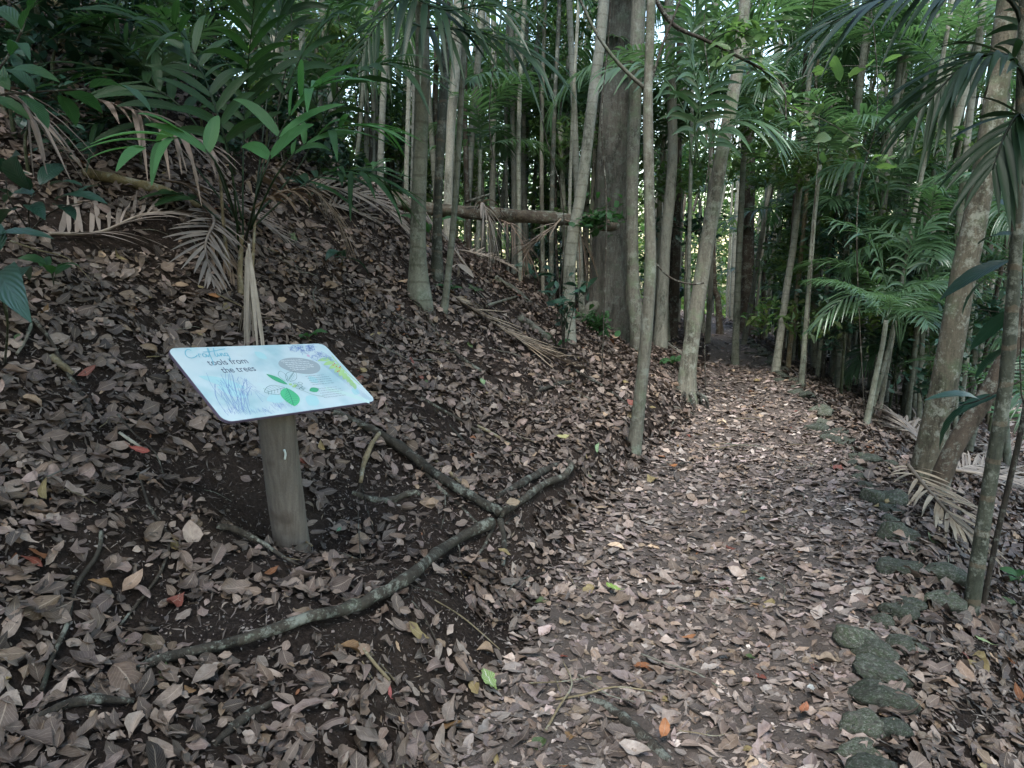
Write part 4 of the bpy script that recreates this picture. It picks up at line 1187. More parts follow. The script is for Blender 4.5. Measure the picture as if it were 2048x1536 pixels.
def root_px(name, label, pts, mat, cat, lift=0.0, sides=14, rough=.13, seed=0, group=None, kids=()):
    Q, R = gpath(pts, lift)
    ROOTP.extend([(q[0], q[1], r_) for q, r_ in zip(Q, R)])
    b = Q[0].copy(); o = empty(name, b, label, cat, group)
    rs = np.random.default_rng(seed + 3); Q = Q + rs.normal(0, .06, Q.shape) * R[:, None]
    g = Geo(); tube(g, Q - b, R, sides, rough=rough, seed=seed)
    link({'root': 'root_body', 'stick': 'shaft', 'fallen_log': 'trunk_piece', 'fallen_branch': 'limb', 'vine': 'stem'}.get(name, 'body'), g.mesh(name, M[mat]), o)
    for i, (kn, kp, km) in enumerate(kids):
        Q2, R2 = gpath(kp, lift); g = Geo(); tube(g, Q2 - b, R2, 7, rough=.08, seed=seed + i); link(kn, g.mesh(kn, M[km]), o)
    return o


root_px('root', 'long thick lichened root running from lower left up to the joint beside the path',
        [(228, 1366, 24, -.01), (330, 1336, 27, .02), (470, 1305, 29, .03), (620, 1264, 31, .03), (700, 1240, 31, .04), (765, 1215, 32, .04), (830, 1168, 33, .04), (900, 1112, 30, .05), (985, 1066, 32, .04)],
        'root', 'root', seed=1, sides=16)
root_px('root', 'mossy green root descending from behind the board to the root joint',
        [(668, 830, 22, .0), (740, 868, 26, .02), (800, 912, 30, .03), (850, 948, 30, .03), (900, 984, 28, .03), (955, 1018, 28, .03), (1002, 1050, 30, .04)],
        'root', 'root', seed=2, sides=14, kids=(('side_root', [(835, 930, 11), (868, 972, 11), (915, 1010, 12), (955, 1055, 10)], 'root'), ('side_root', [(890, 990, 5), (890, 1030, 5), (882, 1065, 4)], 'root'),
                                                ('side_root', [(860, 915, 9), (900, 950, 12), (940, 985, 9)], 'root_tan')))
root_px('root', 'short root hooking back beside the path above the root joint',
        [(1000, 1050, 26, .03), (1050, 1012, 20, .03), (1085, 985, 20, .04), (1130, 968, 20, .05), (1142, 948, 18, .05), (1132, 932, 10, .03)], 'root', 'root', seed=3,
        kids=(('side_root', [(1000, 1046, 20), (1008, 1090, 17), (1006, 1136, 12)], 'root'), ('side_root', [(985, 1062, 12), (965, 1100, 9), (940, 1130, 7)], 'root'), ('side_root', [(1010, 1050, 9), (1035, 1035, 8), (1048, 1060, 5)], 'root')))
root_px('root', 'dark smooth root parallel above the hooked root', [(995, 1002, 16), (1040, 975, 20), (1085, 950, 20), (1118, 932, 12)], 'twig', 'root', seed=4, lift=.01)
root_px('root', 'thick root loop half buried in bare soil right of the post', [(705, 992, 14), (745, 1005, 20), (785, 1004, 20), (820, 992, 18), (845, 997, 12)], 'root', 'root', seed=5, lift=.0)
root_px('root', 'yellowish flaky root hanging over bare soil right of the post', [(762, 882, 12, .05), (745, 915, 14, .06), (728, 950, 14, .05), (722, 982, 11, .04)], 'root_tan', 'root', seed=6,
        kids=(('rootlet', [(722, 980, 4, .04), (717, 1040, 4, .02), (722, 1130, 3)], 'twig'), ('rootlet', [(724, 984, 3, .04), (738, 1040, 3, .02), (758, 1090, 2)], 'twig')))
root_px('root', 'mossy surface root forking on the slope between the board and the path', [(842, 800, 9), (880, 822, 12), (925, 848, 12), (965, 872, 10)], 'root', 'root', seed=7, kids=(('side_root', [(868, 825, 9), (905, 862, 10), (940, 898, 9)], 'root'), ))
root_px('root', 'short tan surface root end on the slope left of the yellowish torn leaf', [(955, 855, 9), (990, 872, 9), (1020, 892, 8)], 'root_tan', 'root', seed=8)
root_px('root', 'root trailing downhill from the flared palm', [(848, 612, 10), (862, 650, 10), (895, 695, 11), (930, 725, 11), (968, 748, 9)], 'root', 'root', seed=9,
        kids=(('side_root', [(842, 612, 9), (838, 640, 8), (850, 665, 6)], 'twig'), ('side_root', [(858, 612, 9), (868, 636, 8), (872, 668, 5)], 'twig')))
root_px('vine', 'greenish creeping stem running from the lying pale frond to the thin mottled trunk', [(1150, 742, 8), (1205, 775, 9), (1250, 810, 10), (1285, 850, 9), (1275, 890, 8)], 'root', 'vine', seed=10)
root_px('vine', 'thin dark creeping stem crossing bare soil left of the post', [(278, 955, 7), (300, 1020, 7), (338, 1085, 7), (322, 1150, 8), (275, 1215, 8), (240, 1258, 6)], 'twig', 'vine', seed=11, lift=.01, sides=7)
root_px('vine', 'knotted greenish stem snaking down the far left litter', [(205, 1075, 10), (196, 1120, 10), (152, 1190, 12), (135, 1260, 11), (110, 1330, 11), (88, 1410, 10)], 'root', 'vine', seed=12, lift=.015, sides=8)
root_px('stick', 'split grey stick lying against the foot of the post', [(437, 1075, 15), (475, 1080, 18), (530, 1108, 14), (575, 1140, 8), (600, 1150, 3)], 'twig', 'stick', seed=13, lift=.035,
        kids=(('splinter', [(545, 1118, 4, .03), (580, 1135, 3, .03), (610, 1138, 2, .03)], 'root_tan'),))
root_px('stick', 'pale dry splinter leaning on the right foot of the post', [(556, 1058, 7), (590, 1085, 7), (625, 1108, 5)], 'root_tan', 'stick', seed=14, lift=.03)
root_px('stick', 'blackened thick stick at the lower left corner', [(60, 1470, 16), (110, 1430, 22), (180, 1412, 24), (270, 1420, 12)], 'twig', 'stick', seed=15, lift=.01)
root_px('stick', 'dark rotten branch half buried at the bottom centre of the path', [(1175, 1400, 18), (1225, 1430, 32), (1285, 1478, 34), (1340, 1530, 26)], 'twig', 'stick', seed=16, lift=-.005,
        kids=(('side_branch', [(1215, 1440, 14), (1240, 1475, 14), (1262, 1500, 9)], 'twig'),))
root_px('stick', 'dark root end under the long root, bottom left of centre', [(430, 1500, 18), (490, 1450, 22), (545, 1415, 16)], 'twig', 'stick', seed=17)
root_px('stick', 'splintered pale wood below the long root', [(718, 1300, 7), (745, 1345, 10), (780, 1385, 8)], 'root_tan', 'stick', seed=18, lift=.02, kids=(('splinter', [(725, 1340, 4), (745, 1370, 4)], 'root_tan'), ('splinter', [(735, 1310, 4, .02), (790, 1375, 4, .02)], 'root_tan')))
root_px('stick', 'straight thin twig slanting across the litter below the root joint', [(870, 1210, 4), (930, 1250, 4), (1000, 1312, 3)], 'root_tan', 'stick', seed=19, lift=.02, sides=6)
root_px('stick', 'grey twig standing out beside the splintered wood', [(824, 1215, 4), (850, 1255, 5), (880, 1312, 4)], 'twig', 'stick', seed=20, lift=.02, sides=6)
root_px('stick', 'short dark stick on the slope above the fallen log piece', [(972, 618, 8), (1000, 608, 8), (1035, 598, 7)], 'bark_grey', 'stick', seed=21, lift=.02)
root_px('fallen_log', 'short barkless log piece lying on the slope right of the pale frond', [(1040, 642, 20), (1065, 662, 22), (1095, 684, 20)], 'bark_grey', 'log', seed=22, lift=.02)
root_px('fallen_log', 'mossy stub of wood on the slope above the yellowish torn leaf', [(1075, 790, 9), (1105, 776, 13), (1140, 768, 12)], 'root', 'log', seed=23, lift=.01)
root_px('fallen_log', 'long grey log lying on the slope behind the two-lobed dry leaf', [(990, 560, 16), (1030, 585, 18), (1062, 612, 14)], 'bark_grey', 'log', seed=24, lift=.01)
root_px('fallen_log', 'ochre barked log slanting down the hillside at the top left', [(40, 30, 34), (120, 95, 40), (200, 160, 36), (262, 225, 26)], 'yellowroot', 'log', seed=25, lift=.03, sides=16)
root_px('fallen_log', 'second thin ochre log at the very top left edge', [(85, 0, 20), (140, 45, 24), (190, 80, 18)], 'yellowroot', 'log', seed=26, lift=.03)
root_px('fallen_log', 'dark mossy log lying across the hillside behind the sapling palm foot', [(165, 352, 22), (250, 372, 26), (340, 395, 24), (430, 430, 18)], 'yellowroot', 'log', seed=27, lift=.0)
root_px('stick', 'leaning dark stick on the slope at the left edge', [(64, 648, 8, .0), (52, 700, 7, .03), (36, 725, 6, .03)], 'bark_grey', 'stick', seed=28, lift=.04)
root_px('stick', 'crooked branch lying on the slope left of the board', [(70, 655, 9), (105, 700, 8), (125, 740, 8), (155, 790, 12), (180, 830, 12)], 'twig', 'stick', seed=29, lift=.03)
root_px('stick', 'smooth tan stick upslope of the red leaf', [(105, 735, 16), (125, 755, 17), (148, 775, 14)], 'root_tan', 'stick', seed=30, lift=.03)
root_px('stick', 'grey splinter pointing at the red fallen leaf', [(240, 880, 8), (265, 898, 8), (282, 912, 5)], 'bark_pale', 'stick', seed=31, lift=.03)
root_px('root', 'pale surface root leaving the smooth cream trunk towards the path', [(1335, 690, 10), (1362, 710, 11), (1378, 730, 8)], 'bark_pale', 'root', seed=32, lift=.01)


def big_log():
    P = [at(778, 402, 9.0), at(860, 418, 8.9), at(1000, 430, 8.75), (at(1150, 440, 8.9)), at(1228, 450, 9.6)]
    P[0][2] = max(P[0][2], float(Hgt(P[0][0], P[0][1])) + .05)
    b = np.array([P[0][0], P[0][1], P[0][2] - .1]); o = empty('fallen_log', b, 'long brown fallen trunk spanning from the slope to the great furrowed tree', 'log')
    Q, R = spline(P, 40, np.array([34, 26, 24, 26, 32]) / FPX * 8.7 / 2)
    g = Geo(); tube(g, Q - b, R, 20, rough=.10, seed=8); link('trunk_piece', g.mesh('trunk_piece', M['log']), o)
    g = Geo(); tube(g, spline([at(930, 405, 8.7) - b, at(960, 395, 8.65) - b, at(980, 388, 8.6) - b], 6), [.02, .02, .015, .015, .012, .01], 7); link('broken_stub', g.mesh('broken_stub', M['twig']), o)


big_log()


def twigs():
    r = random.Random(31); lib = []
    for v in range(5):
        rs = np.random.default_rng(v + 60); L = .30
        P = [(-L / 2, 0, 0), (-L / 6, rs.normal(0, .02), .006), (L / 6, rs.normal(0, .02), .008), (L / 2, rs.normal(0, .03), 0)]
        g = Geo(); tube(g, spline(P, 10), np.linspace(.004, .002, 10), 6, rough=.1, seed=v)
        if v % 2: tube(g, spline([(0, 0, .006), (L * .2, L * .12 * (1 if v == 1 else -1), .01)], 5), np.linspace(.002, .001, 5), 5)
        lib.append([g.mesh('twig', M[m]) for m in ('twig', 'root_tan', 'bark_grey')])
    for i in range(120):
        y = math.sqrt(r.uniform(1.7 ** 2, 7.5 ** 2)); x = y * r.uniform(-.75, .7)
        p = np.array([x, y]); n = nrm(np.array([x]), np.array([y]))[0]
        q = Vector(n).to_track_quat('Z', 'Y') @ Matrix.Rotation(r.uniform(0, 6.28), 3, 'Z').to_quaternion() @ Matrix.Rotation(r.uniform(-.12, .12), 3, 'Y').to_quaternion()
        s = r.uniform(.4, 1.5)
        o = link('twig', lib[i % 5][r.randrange(3)])
        o.matrix_basis = Matrix.Translation(Vector((x, y, float(Hgt(x, y)))) + Vector(n) * .028) @ q.to_matrix().to_4x4() @ Matrix.Diagonal((s, s, s * .9, 1))
        tag(o, 'thin dry twig lying loose on the leaf litter', 'twig', 'loose twigs in the litter')


twigs()

# ------------------------------------------------------------------ edging stones
def stone_mesh(seed):
    rs = np.random.default_rng(seed); nu, nv = 18, 26
    th = np.linspace(0, PI, nu)[:, None]; ph = (np.arange(nv) * 2 * PI / nv)[None]
    d = np.stack(np.broadcast_arrays(np.sin(th) * np.cos(ph), np.sin(th) * np.sin(ph), np.cos(th)), -1)
    r = np.ones((nu, nv))
    for k in range(9):
        a = rs.normal(0, 1, 3); a /= np.linalg.norm(a); f = (d @ a); lim = rs.uniform(.50, .82)
        r = np.minimum(r, np.where(f > .2, lim / np.maximum(f, .2), 9))
    for k in range(14):
        a = rs.normal(0, 1, 3) * rs.uniform(2, 7); r = r + .018 * np.sin(d @ a + rs.uniform(0, 6))
    g = Geo(); g.add(d * r[..., None], grid_faces(nu, nv, True)[:, ::-1]); return g.mesh('stone', M['rock'])


STN = [stone_mesh(i) for i in range(6)]
ST = [(1640, 815, 44, 20, 20, 'small mossy edging stone where the long dry palm stalk begins'), (1632, 852, 52, 26, 10, 'grey green edging stone with a hollow beneath, third from the far end'),
      (1596, 782, 34, 16, 0, 'little edging stone beside the pale leaning palm row'), (1562, 758, 26, 12, 0, 'half buried edging stone at the foot of the pale leaning palm'),
      (1655, 872, 36, 20, -10, 'low edging stone just before the first gap in the kerb of stones'), (1740, 918, 60, 26, 10, 'flat mossy edging stone left of the thick tree foot'),
      (1778, 925, 40, 20, 10, 'bluish small stone touching the flat mossy one'), (1745, 985, 48, 54, -10, 'upright moss covered edging stone left of the dead frond heap'),
      (1795, 1055, 60, 62, -35, 'grey sloping oblong edging stone beside the dead frond'), (1822, 1095, 36, 26, 0, 'small grey stone below the sloping oblong one'),
      (1788, 1130, 84, 66, -30, 'dark green mossy edging stone left of the flat-topped rock'), (1895, 1150, 110, 56, 0, 'flat-topped pinkish grey rock left of the nearest ringed stem'),
      (1890, 1195, 100, 70, 0, 'rounded dark rock under the flat-topped one'), (1800, 1215, 80, 52, 0, 'mossy edging stone with a dark cavity on its right'),
      (1735, 1278, 115, 58, -35, 'long curved brown green edging stone shaped like a loaf'), (1822, 1285, 90, 60, -10, 'flat lichen covered stone right of the loaf shaped one'),
      (1765, 1345, 140, 64, -30, 'long dark mossy stone below the loaf shaped one'), (1790, 1460, 90, 50, 0, 'dark mossy stone near the bottom right corner'),
      (1720, 1510, 110, 40, 0, 'flat grey buried stone at the bottom edge right of the path'), (1500, 705, 22, 9, 0, 'tiny half buried stone at the far right edge of the path'), (1478, 682, 18, 8, 0, 'tiny stone at the farthest right edge of the path')]
for i, (px, py, w, h, an, lb) in enumerate(ST):
    p = gnd(px, py + h * .35); dd = p[1] / FPX
    o = link('edging_stone', STN[i % 6]); sx = w * dd / 2 * 1.15; sz = h * dd / 2 * 1.05
    o.location = (p[0], p[1] + sx * .3, p[2] + sz * .06); o.scale = (sx, max(sx * .75, sz), sz * 1.1); o.rotation_euler = (0, math.radians(-an) * .6, math.radians(an * .7 + i * 11 % 20))
    tag(o, lb, 'stone', 'stones edging the path')



def small_stones():
    r = random.Random(14); y = 1.9
    while y < 15:
        x = float(np.interp(y, RY, RX)) + r.uniform(-.06, .10); s = r.uniform(.04, .10)
        o = link('edging_stone', STN[r.randrange(6)]); o.location = (x, y, float(Hgt(x, y)) + s * .02); o.scale = (s * 1.2, s * 1.5, s * .75); o.rotation_euler = (r.uniform(-.3, .3), r.uniform(-.3, .3), r.uniform(0, 6.28))
        tag(o, 'small rough stone half buried between the larger edging stones', 'stone', 'small stones of the path edge')
        y += s * r.uniform(2.2, 4.6)


small_stones()

# ------------------------------------------------------------------ dead palm fronds
def dead_px(label, pts, npair, ll, lw, Y=None, a0=50, a1=16, droop=.2, drape=False, seed=0, col=(1, 1, 1), lift=.03, group=None, rr=.008, name='dead_frond', gndbase=True, **kw):
    kw.setdefault('jit', .22 if not drape else .12); kw.setdefault('skip', .12)
    P = []
    for q in pts:
        if Y is None: p = gnd(q[0], q[1]) + UP * (lift + (q[2] if len(q) > 2 else 0))
        else: p = at(q[0], q[1], Y if len(q) < 3 else q[2])
        P.append(p)
    b = P[0].copy(); o = empty(name, b, label, 'dead frond', group)
    g = Geo(); frond_geo(g, P, npair, ll, lw, a0, a1, droop, seed=seed, drape=drape, col=col, off=b, rr=0, **kw)
    link('leaflets', g.mesh('leaflets', M['dead']), o)
    if drape: ROOTP.extend([(q[0], q[1], .07) for q in spline(P, 20)])
    g = Geo(); Q = spline(P, 24); tube(g, Q - b, rr * np.linspace(1.4, .5, 24), 7, col=np.array(col) * .8); link('rachis', g.mesh('rachis', M['dead']), o)
    return o


BUFF = (1.15, 1.08, .95); PINK = (1.0, .92, .92); BRN = (.75, .62, .5); GRY = (1.05, 1.05, 1.05)
dead_px('straw coloured dead frond lying down the slope right of the flared palm', [(900, 598), (950, 632), (1010, 672), (1080, 712), (1165, 745)], 30, .55, .030, a0=40, a1=14, droop=.05, drape=True, seed=1, col=BUFF, lift=.05, t0=.04)
dead_px('pale dead frond draped over the fallen trunk and hanging down', [(955, 418, 8.55), (965, 406, 8.45), (975, 430, 8.42), (982, 470, 8.42), (985, 500, 8.42)], 20, .42, .034, Y=8.5, a0=45, a1=14, droop=.9, seed=2, col=GRY, t0=.1)
dead_px('tan dead frond fanned out from under the fallen trunk', [(1122, 438, 8.4), (1100, 460, 8.35), (1070, 482, 8.3), (1045, 500, 8.25)], 16, .42, .034, Y=8.4, a0=40, a1=10, droop=.15, seed=3, col=BUFF, t0=.02)
dead_px('brown dead frond drooping behind the fanned tan one', [(1130, 440, 8.6), (1150, 450, 8.55), (1165, 480, 8.5), (1170, 510, 8.5)], 12, .4, .03, Y=8.4, a0=50, a1=12, droop=.8, seed=4, col=BRN)
dead_px('dull dead frond curling down beside the draped one', [(1000, 440, 8.7), (1020, 450, 8.6), (1045, 485, 8.5), (1055, 520, 8.4)], 14, .36, .03, Y=8.4, a0=60, a1=15, droop=.6, seed=5, col=BRN)
dead_px('whitish crumpled dead frond hanging straight down from the sapling palm', [(498, 488, 4.35), (500, 520, 4.33), (502, 560, 4.32), (500, 610, 4.32)], 13, .34, .026, Y=4.3, a0=12, a1=3, droop=.9, seed=6, col=(1.2, 1.27, 1.3), t0=.0, rr=.006)
dead_px('big pinkish grey dead frond hanging over the hillside behind the broad leaves', [(195, 200, 4.6), (270, 222, 4.6), (350, 262, 4.5), (430, 300, 4.4)], 18, .40, .040, Y=4.5, a0=50, a1=20, droop=.55, seed=7, col=PINK, t0=.02)
dead_px('pinkish dead frond hanging at the left edge below the broad leaves', [(-60, 170, 3.6), (0, 180, 3.6), (40, 200, 3.6), (70, 240, 3.6)], 9, .40, .04, Y=3.6, a0=50, a1=25, droop=.7, seed=8, col=(.8, .72, .70), t0=.02)
dead_px('grey dead frond arching over the litter behind the board', [(100, 478), (200, 478), (300, 470, .1), (400, 480, .12), (465, 540, .05)], 24, .45, .028, a0=55, a1=25, droop=.35, drape=True, seed=9, col=GRY, t0=.03)
dead_px('thin grey dead frond lying left of the sapling palm foot', [(330, 430, .2), (390, 445, .2), (430, 490, .1), (470, 570, .03)], 16, .4, .025, a0=35, a1=15, droop=.3, drape=True, seed=10, col=BRN, t0=.03)
dead_px('brown dead frond arching right of the sapling palm foot', [(500, 420, 4.7), (560, 385, 4.7), (620, 380, 4.7), (665, 420, 4.7), (685, 470, 4.7)], 18, .30, .028, Y=4.7, a0=45, a1=15, droop=.6, seed=11, col=(.8, .66, .5), t0=.1)
dead_px('dark brown dead frond slumped behind the arching brown one', [(480, 370, 5.3), (540, 340, 5.3), (600, 350, 5.3), (650, 400, 5.3)], 18, .30, .030, Y=5.3, a0=55, a1=25, droop=.7, seed=12, col=(.55, .48, .40), t0=.05)
dead_px('stout grey dead frond pointing down the right edge of the path', [(1548, 705), (1585, 745), (1620, 785), (1650, 815)], 16, .40, .030, a0=32, a1=10, droop=.1, drape=True, seed=14, col=GRY, t0=.02)
dead_px('dead frond with a long pale stalk lying beyond the edging stones', [(1662, 818), (1720, 842), (1780, 865), (1840, 892)], 18, .42, .030, a0=25, a1=8, droop=.1, drape=True, seed=15, col=BUFF, t0=.25, rr=.014)
dead_px('striped dead frond spread at the foot of the thick leaning tree', [(1812, 962, .1), (1845, 1000, .08), (1890, 1045, .05), (1945, 1092)], 22, .50, .034, a0=35, a1=10, droop=.15, drape=True, seed=16, col=(1.1, 1.05, .9), t0=.02, rr=.012)
dead_px('pale dead frond lying behind the thick leaning tree foot', [(1900, 880), (1950, 900), (2000, 925), (2060, 960)], 18, .45, .03, a0=35, a1=10, droop=.1, drape=True, seed=17, col=BUFF, rr=.012)
dead_px('small dead frond hanging between the cream trunk and the leaning tree', [(1330, 690), (1352, 705), (1378, 722)], 10, .25, .025, a0=50, a1=20, droop=.2, drape=True, seed=18, col=GRY)
dead_px('upright dry tuft of leaflets behind the small bent palm', [(1748, 838), (1756, 820, .1), (1766, 800, .2)], 5, .22, .03, a0=35, a1=10, droop=-.2, seed=19, col=GRY, t0=.1)


def litter_fronds():
    r = random.Random(5); lib = []
    for v in range(4):
        g = Geo(); L = 1.1
        frond_geo(g, [(0, 0, .04), (L * .35, .05, .09), (L * .7, .02 + .1 * (v % 2), .07), (L, .15 * (v - 1.5), .02)], 20, .38, .026, 38, 10, .12, seed=v + 70, rr=.010, t0=.1, skip=.1, col=(1, 1, 1))
        lib.append(g.mesh('dead_frond', M['dead']))
    spots = [(r.uniform(1560, 2040), r.uniform(700, 960)) for _ in range(52)] + [(r.uniform(380, 800), r.uniform(330, 440)) for _ in range(4)] + [(r.uniform(880, 1200), r.uniform(470, 560)) for _ in range(7)] + [(r.uniform(1900, 2048), r.uniform(900, 1150)) for _ in range(5)] + [(r.uniform(0, 300), r.uniform(230, 450)) for _ in range(0)]
    for i, (px, py) in enumerate(spots):
        p = gnd(px, py)
        l, rr = float(np.interp(p[1], LY, LX)), float(np.interp(p[1], RY, RX))
        if l - .3 < p[0] < rr + .75 or p[1] > 22: continue
        n = nrm(np.array([p[0]]), np.array([p[1]]))[0]
        q = Vector(n).to_track_quat('Z', 'Y') @ Matrix.Rotation(r.uniform(0, 6.28) if i % 3 == 0 else r.uniform(-1.2, .2), 3, 'Z').to_quaternion()
        s = r.uniform(.7, 1.4); o = link('dead_frond', lib[i % 4])
        o.matrix_basis = Matrix.Translation(Vector(p) + Vector(n) * .02) @ q.to_matrix().to_4x4() @ Matrix.Diagonal((s, s, s, 1))
        tag(o, 'grey dead palm frond lying among others on the forest floor', 'dead frond', 'dead fronds strewn on the forest floor')


litter_fronds()

# ------------------------------------------------------------------ broad leaves placed one by one
def blade(g, B, T, w, droop=.15, seed=0, col=(1, 1, 1), up=None, wavy=.03, fold=.25, nu=11, nv=5, stalk=.0):
    rs = np.random.default_rng(seed); B = np.array(B, float); T = np.array(T, float); d = T - B; L = np.linalg.norm(d); d /= L
    up = np.array([rs.normal(0, .25), -.35 + rs.normal(0, .2), .9]) if up is None else np.array(up, float)
    S = np.cross(d, up); S /= np.linalg.norm(S) + 1e-9; U = np.cross(S, d)
    u = np.linspace(0, 1, nu)[:, None]; v = np.linspace(-1, 1, nv)[None]
    wp = w / 2 * np.sin(PI * np.clip(u, 0, 1) ** .85) ** .75; wp[-1] = .002; wp[0] = .003
    bow = droop * L * (4 * u * (1 - u)) * .6
    V = B + d * (L * u[..., None]) + S * (v * wp)[..., None] + U * (bow + fold * np.abs(v) * wp + wavy * w * np.sin(u * 26 + 2 * np.sign(v)) * v ** 2)[..., None]
    g.add(V, grid_faces(nu, nv), np.stack(np.broadcast_arrays(u, (v + 1) / 2), -1), np.array(col) * rs.uniform(.8, 1.2))


def two_lobed():
    p = gnd(918, 556); t = at(915, 528, p[1] - .02); o = empty('dry_leaf', p, 'two-lobed pale dry leaf on the slope right of the bluish palm', 'dead leaf')
    for tx, ty, w in ((912, 560, .085), (948, 556, .085), (893, 545, .02)):
        g = Geo(); blade(g, t - p, at(tx, ty, p[1] - .06) - p, w, droop=.12, seed=tx, col=(1.5, 1.5, 1.45)); link('lobe', g.mesh('lobe', M['dead']), o)


two_lobed()


def leaf_plant(name, label, cat, foot, stems, leaves, mat, stemmat='stem', seed=0, group=None, sw=.005):
    """foot world point; stems: world polylines; leaves: (B, T, width) world"""
    o = empty(name, foot, label, cat, group); b = np.array(foot)
    g = Geo()
    for s in stems: tube(g, spline(np.array(s) - b, 12), np.linspace(sw, sw * .45, 12), 6)
    link('stem', g.mesh('stem', M[stemmat]), o)
    g = Geo()
    for i, q in enumerate(leaves): blade(g, np.array(q[0]) - b, np.array(q[1]) - b, q[2], seed=seed + i, droop=q[3] if len(q) > 3 else .15)
    link('foliage', g.mesh('foliage', M[mat]), o)
    return o


def px_leaves(Y, L, jit=.25, seed=0):
    rs = np.random.default_rng(seed); out = []
    for bx, by, tx, ty, w in L:
        out.append((at(bx, by, Y + rs.normal(0, .03)), at(tx, ty, Y + rs.normal(0, jit)), w)); 
    return out


Yb = 2.9
leaf_plant('broad_leaved_sapling', 'branch of broad ribbed dark green leaves reaching in at the upper left', 'sapling', (-3.1, 2.9, float(Hgt(-3.1, 2.9))),
           [[(-3.1, 2.9, float(Hgt(-3.1, 2.9))), (-2.9, 2.9, 2.0), at(-60, 205, Yb), at(60, 185, Yb), at(180, 178, Yb)], [at(-40, 190, Yb), at(30, 90, Yb), at(60, 10, Yb)]],
           px_leaves(Yb, [(128, 184, 204, 226, .085), (178, 176, 302, 224, .075), (118, 190, 152, 252, .075), (170, 172, 225, 168, .04), (60, 186, 120, 170, .05), (20, 180, -50, 110, .09), (40, 190, 96, 258, .08), (70, 184, 0, 140, .06),
                          (20, 140, 120, 165, .06), (-20, 195, 60, 240, .06), (44, 60, 90, 0, .07), (44, 60, -20, 20, .08), (20, 110, 60, 120, .05), (60, 20, 120, -20, .07)], seed=1), 'broad', 'twig', 5, sw=.007)
Yb = 3.5
leaf_plant('glossy_shrub', 'low shrub with bluish glossy leaves on the left hillside', 'shrub', tuple(gnd(60, 470)),
           [[gnd(60, 470), at(60, 400, Yb), at(100, 360, Yb)], [gnd(60, 470), at(20, 400, Yb), at(10, 340, Yb)], [gnd(60, 470), at(110, 420, Yb), at(190, 400, Yb)]],
           px_leaves(Yb, [(60, 380, 10, 340, .09), (60, 380, 40, 310, .09), (80, 370, 130, 330, .09), (70, 390, 10, 405, .09), (110, 400, 215, 408, .085), (110, 410, 150, 440, .08), (60, 410, 90, 440, .08), (100, 370, 165, 372, .07), (20, 390, -40, 380, .09),
                          (20, 350, -30, 320, .09), (20, 350, 60, 350, .07), (150, 395, 200, 370, .07), (30, 420, 0, 450, .08)], seed=2), 'blue', 'twig', 25)
Yb = 2.6
leaf_plant('dark_leaved_seedling', 'dark broad-leaved plant cut by the left edge beside the litter', 'seedling', tuple(gnd(10, 730)),
           [[gnd(10, 730), at(15, 640, Yb), at(0, 540, Yb)], [at(15, 640, Yb), at(-20, 500, Yb), at(-40, 460, Yb)]],
           px_leaves(Yb, [(5, 560, 62, 645, .12), (0, 560, -50, 640, .12), (-30, 480, 108, 478, .07), (0, 500, -60, 420, .1), (10, 600, 60, 560, .08)], seed=3), 'blue', 'stem', 45)
def seedling(px, py, n, L, w, label, mat='broad', h=.12, seed=0, name='seedling', cat='seedling', up=.25):
    b = gnd(px, py); r = np.random.default_rng(seed); lv = []; st = []
    for i in range(n):
        a = 6.28 * i / n + r.uniform(-.4, .4); z = h * r.uniform(.6, 1.1); s = b + UP * z; e = s + np.array([math.cos(a) * L, math.sin(a) * L, L * (up + r.normal(0, .15))])
        s = s + (e - s) * .12; lv.append((s, e, w * r.uniform(.8, 1.2), .25)); st.append([b, b + UP * z * .6, s])
    return leaf_plant(name, label, cat, tuple(b), st, lv, mat, 'stem', seed * 7, sw=.003)


seedling(618, 688, 4, .13, .055, 'three-leaved green seedling peeping up behind the board', seed=1, h=.05, up=.1)
seedling(895, 592, 7, .16, .05, 'small green seedling right of the flared palm foot', seed=2, h=.06)
seedling(1070, 590, 9, .30, .10, 'broad-leaved seedling clump on the slope left of the great tree', 'blue', seed=3, h=.35, up=0)
seedling(1130, 575, 10, .34, .11, 'larger glossy-leaved plant leaning over the slope before the great tree', 'broad', seed=4, h=.5, up=-.05)
seedling(1168, 645, 6, .26, .07, 'pale spiky seedling in front of the great tree buttress', 'broad', seed=5, h=.08, up=.2)
seedling(1112, 700, 2, .16, .07, 'single green upright leaf on the slope right of the pale frond', 'broad', seed=6, h=.05, up=.8)
seedling(1345, 735, 12, .2, .06, 'low green tuft at the foot of the leaning lichened tree', 'broad', seed=7, h=.08)
seedling(862, 500, 4, .42, .11, 'bright broad leaf plant between the flared and bluish palms', 'broad', seed=8, h=.25, up=.3)
seedling(685, 540, 4, .22, .08, 'dark seedling with hanging bluish leaf upslope of the board', 'blue', seed=9, h=.15, up=-.5)
seedling(620, 430, 7, .25, .07, 'green seedling under the arching brown dead frond', 'blue', seed=10, h=.25)
seedling(740, 395, 12, .3, .07, 'leafy green seedling on the ridge left of the thin twin trunks', 'broad', seed=11, h=.3)
seedling(700, 400, 10, .3, .05, 'grassy leaved tuft on the ridge', 'green', seed=12, h=.2)
seedling(1190, 520, 14, .3, .08, 'leafy plant at the left of the great tree under the fallen trunk', 'broad', seed=13, h=.6, up=.1)
seedling(950, 590, 5, .10, .04, 'tiny seedling among leaves above the pale lying frond', 'green', seed=14, h=.05)
seedling(110, 590, 5, .14, .06, 'yellow green seedling on the litter left of the hanging frond', 'broad', seed=15, h=.12)
seedling(1850, 830, 9, .35, .07, 'dark leafy plant in the shade left of the thick leaning tree', 'blue', seed=16, h=.3)
